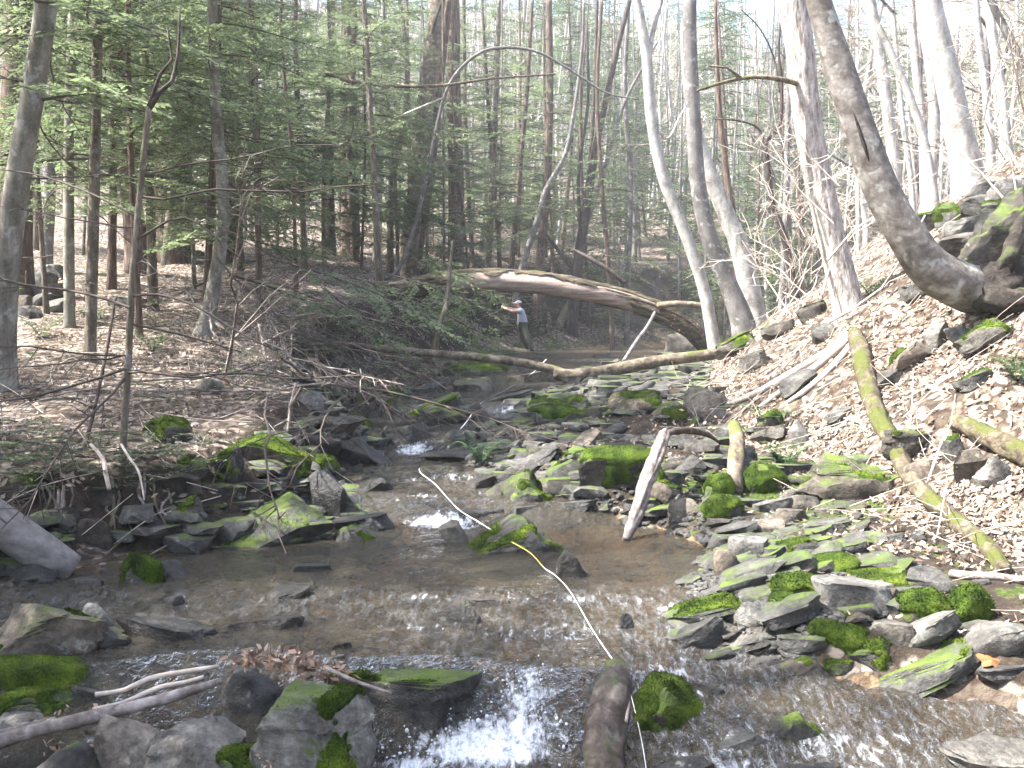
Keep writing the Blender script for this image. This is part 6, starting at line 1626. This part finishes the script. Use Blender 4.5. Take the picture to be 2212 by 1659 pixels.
        return mk_mesh('fern', np.vstack([SV, LV]), np.vstack([SQ, LQ]), M['fern'], False)
    fm = [fern(1), fern(2)]
    for k, (fx, fy, lab) in enumerate([(90, 730, 'pale fern in the sunny leaves under the stone heap'), (200, 700, 'fern at the foot of the thin mossy trunk'), (1660, 930, 'fern above the dark round mossy stone'), (1700, 1010, 'fern tucked behind the rounded bright moss stone'), (2196, 820, 'fern at the right picture edge high in the leaves'),
                                       (1000, 650, 'fern on the shaded bank near the person'), (1480, 640, 'fern between the arched log and dark grey tree'), (1040, 1000, 'fern by the green shore stone'), (640, 720, 'fern behind the splintered log foot'), (1880, 640, 'fern on the slope under the curved beech'), (330, 760, 'fern on the leafy left slope right of the forked sapling')]):
        p = ground(fx, fy)
        o = add('fern', fm[k % 2], None, p, (0, 0, k), (.6 + .05 * p[1],) * 3); tag(o, lab, 'fern')
    # dry twigs all over the sunny slope
    bag = Bag()
    for k in range(1000):
        if k % 3: y = math.exp(rng.uniform(math.log(4.8), math.log(22))); x = float(right_toe(y)) - .4 + rng.random() ** 1.2 * (2 + y * .32)
        else: y = math.exp(rng.uniform(math.log(6), math.log(24))); x = float(water_edge_left(y)) - .3 - rng.random() * (1.5 + y * .2)
        z = float(H(x, y)); L = rng.uniform(.12, .9); a = rng.uniform(0, 6.28)
        x2, y2 = x + math.cos(a) * L, y + math.sin(a) * L
        z2 = float(H(x2, y2)) + abs(rng.normal(0, .10)); m = np.array([(x + x2) / 2, (y + y2) / 2, (z + z2) / 2 + .03]) + rng.normal(0, .03, 3)
        bag.tube([(x, y, z + .02), m, (x2, y2, z2 + .02)], rng.uniform(.002, .006), .0015, 3, .15)
    o = add('twig_litter', bag.mesh('twig_litter', M['stick_pale'])); tag(o, 'dry pale twigs scattered over the banks', None, None, 'stuff')
    # drifts of dead leaves caught on the foreground rocks
    def drift(name, lab, spots_, n, size):
        r = np.random.default_rng(int(spots_[0][0])); C = []
        for (fx, fy, d, sp) in spots_:
            c = at(fx, fy, d); C.append(c + r.normal(0, 1, (n, 3)) * sp * np.array([1, .6, .5]))
        C = np.vstack(C); m = len(C)
        D = r.normal(0, 1, (m, 3)); D[:, 2] *= .6; D /= np.linalg.norm(D, axis=1)[:, None]
        S = np.cross(D, r.normal(0, 1, (m, 3))); S /= np.linalg.norm(S, axis=1)[:, None]
        L = r.uniform(.5, 1.3, m) * size
        V = leaf_quads(C, D, S, L, L * r.uniform(.3, .55, m))
        pal = np.array([(.36, .24, .17), (.26, .16, .10), (.46, .34, .26), (.16, .10, .07)])
        o = add(name, mk_mesh(name, V, np.arange(len(V)).reshape(-1, 4), M['leaf'], False, col=np.repeat(pal[r.integers(4, size=m)], 4, 0)))
        tag(o, lab, None, None, 'stuff')
    drift('leaf_drift', 'clump of dead leaves caught on the dark tilted rock', [(540, 1425, 4.6, .04), (600, 1420, 4.55, .045), (660, 1450, 4.5, .05), (710, 1452, 4.5, .045), (640, 1430, 4.5, .05)], 70, .05)
    drift('leaf_drift', 'dead leaves caught against the longest foreground stick', [(110, 1560, 4.35, .05), (140, 1620, 4.2, .05), (230, 1540, 4.4, .05)], 26, .05)
    drift('leaf_drift', 'dead leaves at the bottom edge on the moss-patched boulder', [(590, 1645, 4.1, .04)], 26, .045)
    drift('leaf_drift', 'reddish dead leaves under the forked sapling roots', [(290, 1080, 7.1, .08), (330, 1090, 7.1, .08), (1470, 700, 21, .2)], 30, .06)
    drift('leaf_drift', 'brown leaves stuck along the lower riffle', [(1240, 1310, 5.7, .10), (1340, 1300, 5.75, .12), (1120, 1320, 5.7, .1)], 10, .045)
    drift('leaf_drift', 'dark leaves tangled in the twigs of the right shore', [(2060, 1210, 5.9, .10), (2010, 1230, 5.8, .08), (1560, 900, 9, .15)], 40, .05)
brush()
# single oak leaf by the right edge
def oak_leaf():
    a = np.linspace(0, 2 * math.pi, 28, endpoint=False)
    r = .048 * (1 + .28 * np.cos(a * 5 + .4)) * np.array([1.0])
    V = np.stack([np.cos(a) * r * 1.3, np.sin(a) * r, .008 * np.cos(a * 3)], -1)
    V = np.vstack([V, [[0, 0, .012]]])
    F = np.array([[i, (i + 1) % 28, 28] for i in range(28)])
    c = ground(2140, 1442)
    o = add('oak_leaf', mk_mesh('oak_leaf', V, F, M['leaf'], False, col=np.tile([.30, .14, .06], (29, 1))), None, c + [0, 0, .03], (.5, .1, .3)); tag(o, 'single orange-brown oak leaf lying by the water at the right edge', 'leaf')
oak_leaf()

# ------------------------------------------------------------------ measuring tape
def build_tape():
    line = [(1400, 1690, 4.02), (1386, 1600, 4.32), (1364, 1520, 4.55), (1344, 1466, 4.68), (1323, 1450, 4.76), (1280, 1378, 5.2), (1231, 1302, 5.75), (1197, 1252, 6.15), (1177, 1230, 6.3), (1150, 1198, 6.5), (1126, 1182, 6.65), (1086, 1160, 6.95), (1035, 1128, 7.2), (988, 1098, 7.6), (940, 1046, 8.3), (906, 1012, 9.0), (925, 980, 9.7), (1000, 922, 11.2), (1040, 870, 12.6), (1100, 838, 14.5), (1150, 806, 17), (1180, 776, 20)]
    P = np.array([at(x, y, d) for x, y, d in line])
    P[:, 2] = np.maximum(P[:, 2], W(P[:, 0], P[:, 1]) + .01)
    P[15:17, 2] -= [.02, .07]
    Q = curve_pts(P, .06)
    T = np.gradient(Q, axis=0); T /= np.linalg.norm(T, axis=1)[:, None]
    tw = .5 + .9 * np.sin(np.arange(len(Q)) * .045)
    S = np.cross(T, [0, 0, 1.0]); S /= np.linalg.norm(S, axis=1)[:, None]
    N = np.cross(S, T)
    w = np.where(Q[:, 1] < 4.7, .0016, .0028 + .0004 * np.maximum(0, Q[:, 1] - 6))
    E = (S * np.cos(tw)[:, None] + N * np.sin(tw)[:, None]) * w[:, None]
    th = N * .0012
    V = np.vstack([Q - E - th, Q + E - th, Q + E + th, Q - E + th]); m = len(Q)
    i = np.arange(m - 1)
    F = np.concatenate([np.stack([i + a * m, i + b * m, i + 1 + b * m, i + 1 + a * m], -1) for a, b in ((0, 1), (1, 2), (2, 3), (3, 0))])
    o = add('measuring_tape', mk_mesh('measuring_tape', V, F, M['tape'], False))
    tag(o, 'white and yellow measuring tape stretched up the stream from the short foreground log', 'tape')
build_tape()

# ------------------------------------------------------------------ person on the far bank
def build_person():
    D = 33.0
    def p(px, py, dy=0.0):              # points read off the photograph (full size), depth offset dy
        return at(px / 3264 * 2212, py / 3264 * 2212, D + dy)
    J = {'hip': p(1668, 1036), 'belly': p(1664, 1018), 'chest': p(1661, 996), 'neck': p(1657, 985), 'head0': p(1653, 978), 'head1': p(1652, 970), 'head2': p(1654, 963.5),
         'shl': p(1660, 990, -.19), 'ell': p(1635, 992, -.28), 'wrl': p(1612, 984, -.12), 'hal': p(1605, 981, -.06),
         'shr': p(1660, 990, .19), 'elr': p(1633, 986, .26), 'wrr': p(1612, 980, .10), 'har': p(1604, 978, .05),
         'hpl': p(1669, 1040, -.10), 'knl': p(1682, 1078, -.16), 'anl': p(1699, 1114, -.12), 'tol': p(1688, 1120, -.16),
         'hpr': p(1665, 1040, .10), 'knr': p(1660, 1076, .16), 'anr': p(1684, 1108, .16), 'tor': p(1673, 1114, .16)}
    foot = J['anl']; base = np.array([foot[0], foot[1], foot[2] - .08])
    g = float(H(base[0], base[1]))
    off = np.array([0, 0, 0.0])
    root = add('person', None, None, base)
    tag(root, 'person in grey t-shirt and pale cap on the far bank, arms stretched forward', 'person')
    def skin(name, names, edges, rad, mat, rootj, lev=2):
        me = bpy.data.meshes.new(name)
        me.from_pydata([tuple(J[n] - base) for n in names], [(names.index(a), names.index(b)) for a, b in edges], [])
        o = add(name, me, root)
        sm = o.modifiers.new('skin', 'SKIN')
        for i, n in enumerate(names):
            r = rad[n]; me.skin_vertices[0].data[i].radius = r if isinstance(r, tuple) else (r, r)
            me.skin_vertices[0].data[i].use_root = (n == rootj)
        sb = o.modifiers.new('sub', 'SUBSURF'); sb.levels = lev; sb.render_levels = lev
        sm.use_smooth_shade = True
        me.materials.append(mat)
        return o
    body_r = {'hip': .13, 'belly': .12, 'chest': .13, 'neck': .055, 'head0': .075, 'head1': .098, 'head2': .07,
              'shl': .065, 'ell': .052, 'wrl': .04, 'hal': .04, 'shr': .065, 'elr': .052, 'wrr': .04, 'har': .04,
              'hpl': .085, 'knl': .06, 'anl': .042, 'tol': .035, 'hpr': .085, 'knr': .06, 'anr': .042, 'tor': .035}
    names = list(body_r)
    edges = [('hip', 'belly'), ('belly', 'chest'), ('chest', 'neck'), ('neck', 'head0'), ('head0', 'head1'), ('head1', 'head2'), ('chest', 'shl'), ('shl', 'ell'), ('ell', 'wrl'), ('wrl', 'hal'),
             ('chest', 'shr'), ('shr', 'elr'), ('elr', 'wrr'), ('wrr', 'har'), ('hip', 'hpl'), ('hpl', 'knl'), ('knl', 'anl'), ('anl', 'tol'), ('hip', 'hpr'), ('hpr', 'knr'), ('knr', 'anr'), ('anr', 'tor')]
    skin('body', names, edges, body_r, M['skin'], 'hip')
    # clothing a little larger than the body, ending at sleeve and hem
    J['sll'] = J['shl'] * .45 + J['ell'] * .55; J['slr'] = J['shr'] * .45 + J['elr'] * .55
    J['hem'] = J['hip'] + (J['hip'] - J['belly']) * .25
    sh = {'hem': .19, 'belly': .185, 'chest': .185, 'shl': .10, 'sll': .09, 'shr': .10, 'slr': .09, 'neck': .08}
    J['neck'] = J['neck'] * .6 + J['chest'] * .4
    skin('t_shirt', list(sh), [('hem', 'belly'), ('belly', 'chest'), ('chest', 'neck'), ('chest', 'shl'), ('shl', 'sll'), ('chest', 'shr'), ('shr', 'slr')], sh, M['shirt'], 'hem')
    tr = {'hip': .17, 'hpl': .13, 'knl': .10, 'anl': .08, 'hpr': .13, 'knr': .10, 'anr': .08}
    skin('trousers', list(tr), [('hip', 'hpl'), ('hpl', 'knl'), ('knl', 'anl'), ('hip', 'hpr'), ('hpr', 'knr'), ('knr', 'anr')], tr, M['trousers'], 'hip')
    for a, b in (('anl', 'tol'), ('anr', 'tor')):
        J['b0'] = J[a] + np.array([.03, 0, -.01]); J['b1'] = (J[a] + J[b]) / 2; J['b2'] = J[b]
        skin('boot', ['b0', 'b1', 'b2'], [('b0', 'b1'), ('b1', 'b2')], {'b0': .06, 'b1': .055, 'b2': .045}, M['boot'], 'b0')
    # head furniture: facing -x
    hc = J['head1'] - base
    V, F = ico(3)
    cap = V[:, :] * [.118, .105, .10]; cap[:, 2] = np.maximum(cap[:, 2], .0)
    add('cap', mk_mesh('cap', cap, F, M['cap']), root, hc + [.005, 0, .035], (0, -.2, 0))
    brim = V * [.085, .08, .012]
    add('cap_brim', mk_mesh('cap_brim', brim, F, M['cap']), root, hc + [-.135, 0, .045], (0, -.12, 0))
    hr = V * [.06, .098, .075]
    add('hair', mk_mesh('hair', hr, F, M['hair']), root, hc + [.06, 0, -.005])
    nose = V * [.022, .014, .018]
    add('nose', mk_mesh('nose', nose, F, M['skin']), root, hc + [-.105, 0, -.012])
    for s in (-1, 1):
        add('ear', mk_mesh('ear', V * [.02, .01, .03], F, M['skin']), root, hc + [.01, s * .095, -.01])
        add('eye', mk_mesh('eye', V * [.008, .016, .009], F, M['hair']), root, hc + [-.088, s * .035, .008])
    add('mouth', mk_mesh('mouth', V * [.008, .026, .006], F, M['boot']), root, hc + [-.088, 0, -.052])
    # hands: four fingers and a thumb each, closed round the stick
    for h, w in (('hal', 'wrl'), ('har', 'wrr')):
        d = J[h] - J[w]; d /= np.linalg.norm(d)
        up = np.array([0, 0, 1.0]); sd = np.cross(d, up); sd /= np.linalg.norm(sd); up = np.cross(sd, d)
        for f in range(5):
            o0 = J[h] - base + up * (.026 - .017 * f if f < 4 else .02) + d * .02
            if f < 4: pts = [o0, o0 + d * (.045 - .004 * abs(f - 1.5)), o0 + d * .055 - sd * .03, o0 + d * .03 - sd * .045]
            else: pts = [o0 - d * .04, o0 - d * .01 + sd * -.035, o0 + d * .02 - sd * .04]
            b = Bag(); b.tube(pts, .0095, .007, 8, .015, cap=True)
            add('finger' if f < 4 else 'thumb', b.mesh('finger', M['skin']), root)
    # the stick held in both hands
    a, b = p(1652, 949, 0), p(1540, 1008, -.1)
    q = [p(1660, 948, .1), p(1630, 963, .05), p(1604, 982, -.03), p(1572, 999, -.05), p(1536, 1010, -.1)]
    b2 = Bag(); b2.tube(q, .018, .02, 6, .1, cap=True)
    o = add('held_stick', b2.mesh('held_stick', M['stick_grey'])); tag(o, 'long grey stick held up in both hands by the person', 'stick')
build_person()

# ------------------------------------------------------------------ bright hazy air of the valley
def build_haze():
    x0, x1, y0, y1, z0, z1 = -110, 110, -30, 155, -2.5, 70
    V = np.array([[x, y, z] for z in (z0, z1) for y in (y0, y1) for x in (x0, x1)], float)
    F = np.array([[0, 2, 3, 1], [4, 5, 7, 6], [0, 1, 5, 4], [2, 6, 7, 3], [0, 4, 6, 2], [1, 3, 7, 5]])
    m = bpy.data.materials.new('haze'); m.use_nodes = True; nt = m.node_tree; nt.nodes.clear()
    out = nt.nodes.new('ShaderNodeOutputMaterial'); v = nt.nodes.new('ShaderNodeVolumePrincipled')
    v.inputs['Color'].default_value = (.93, .95, .97, 1); v.inputs['Density'].default_value = .0014; v.inputs['Anisotropy'].default_value = .2
    nt.links.new(v.outputs[0], out.inputs['Volume'])
    o = add('haze', mk_mesh('haze', V, F, m, False)); tag(o, 'thin bright haze filling the valley air', None, None, 'stuff')
build_haze()
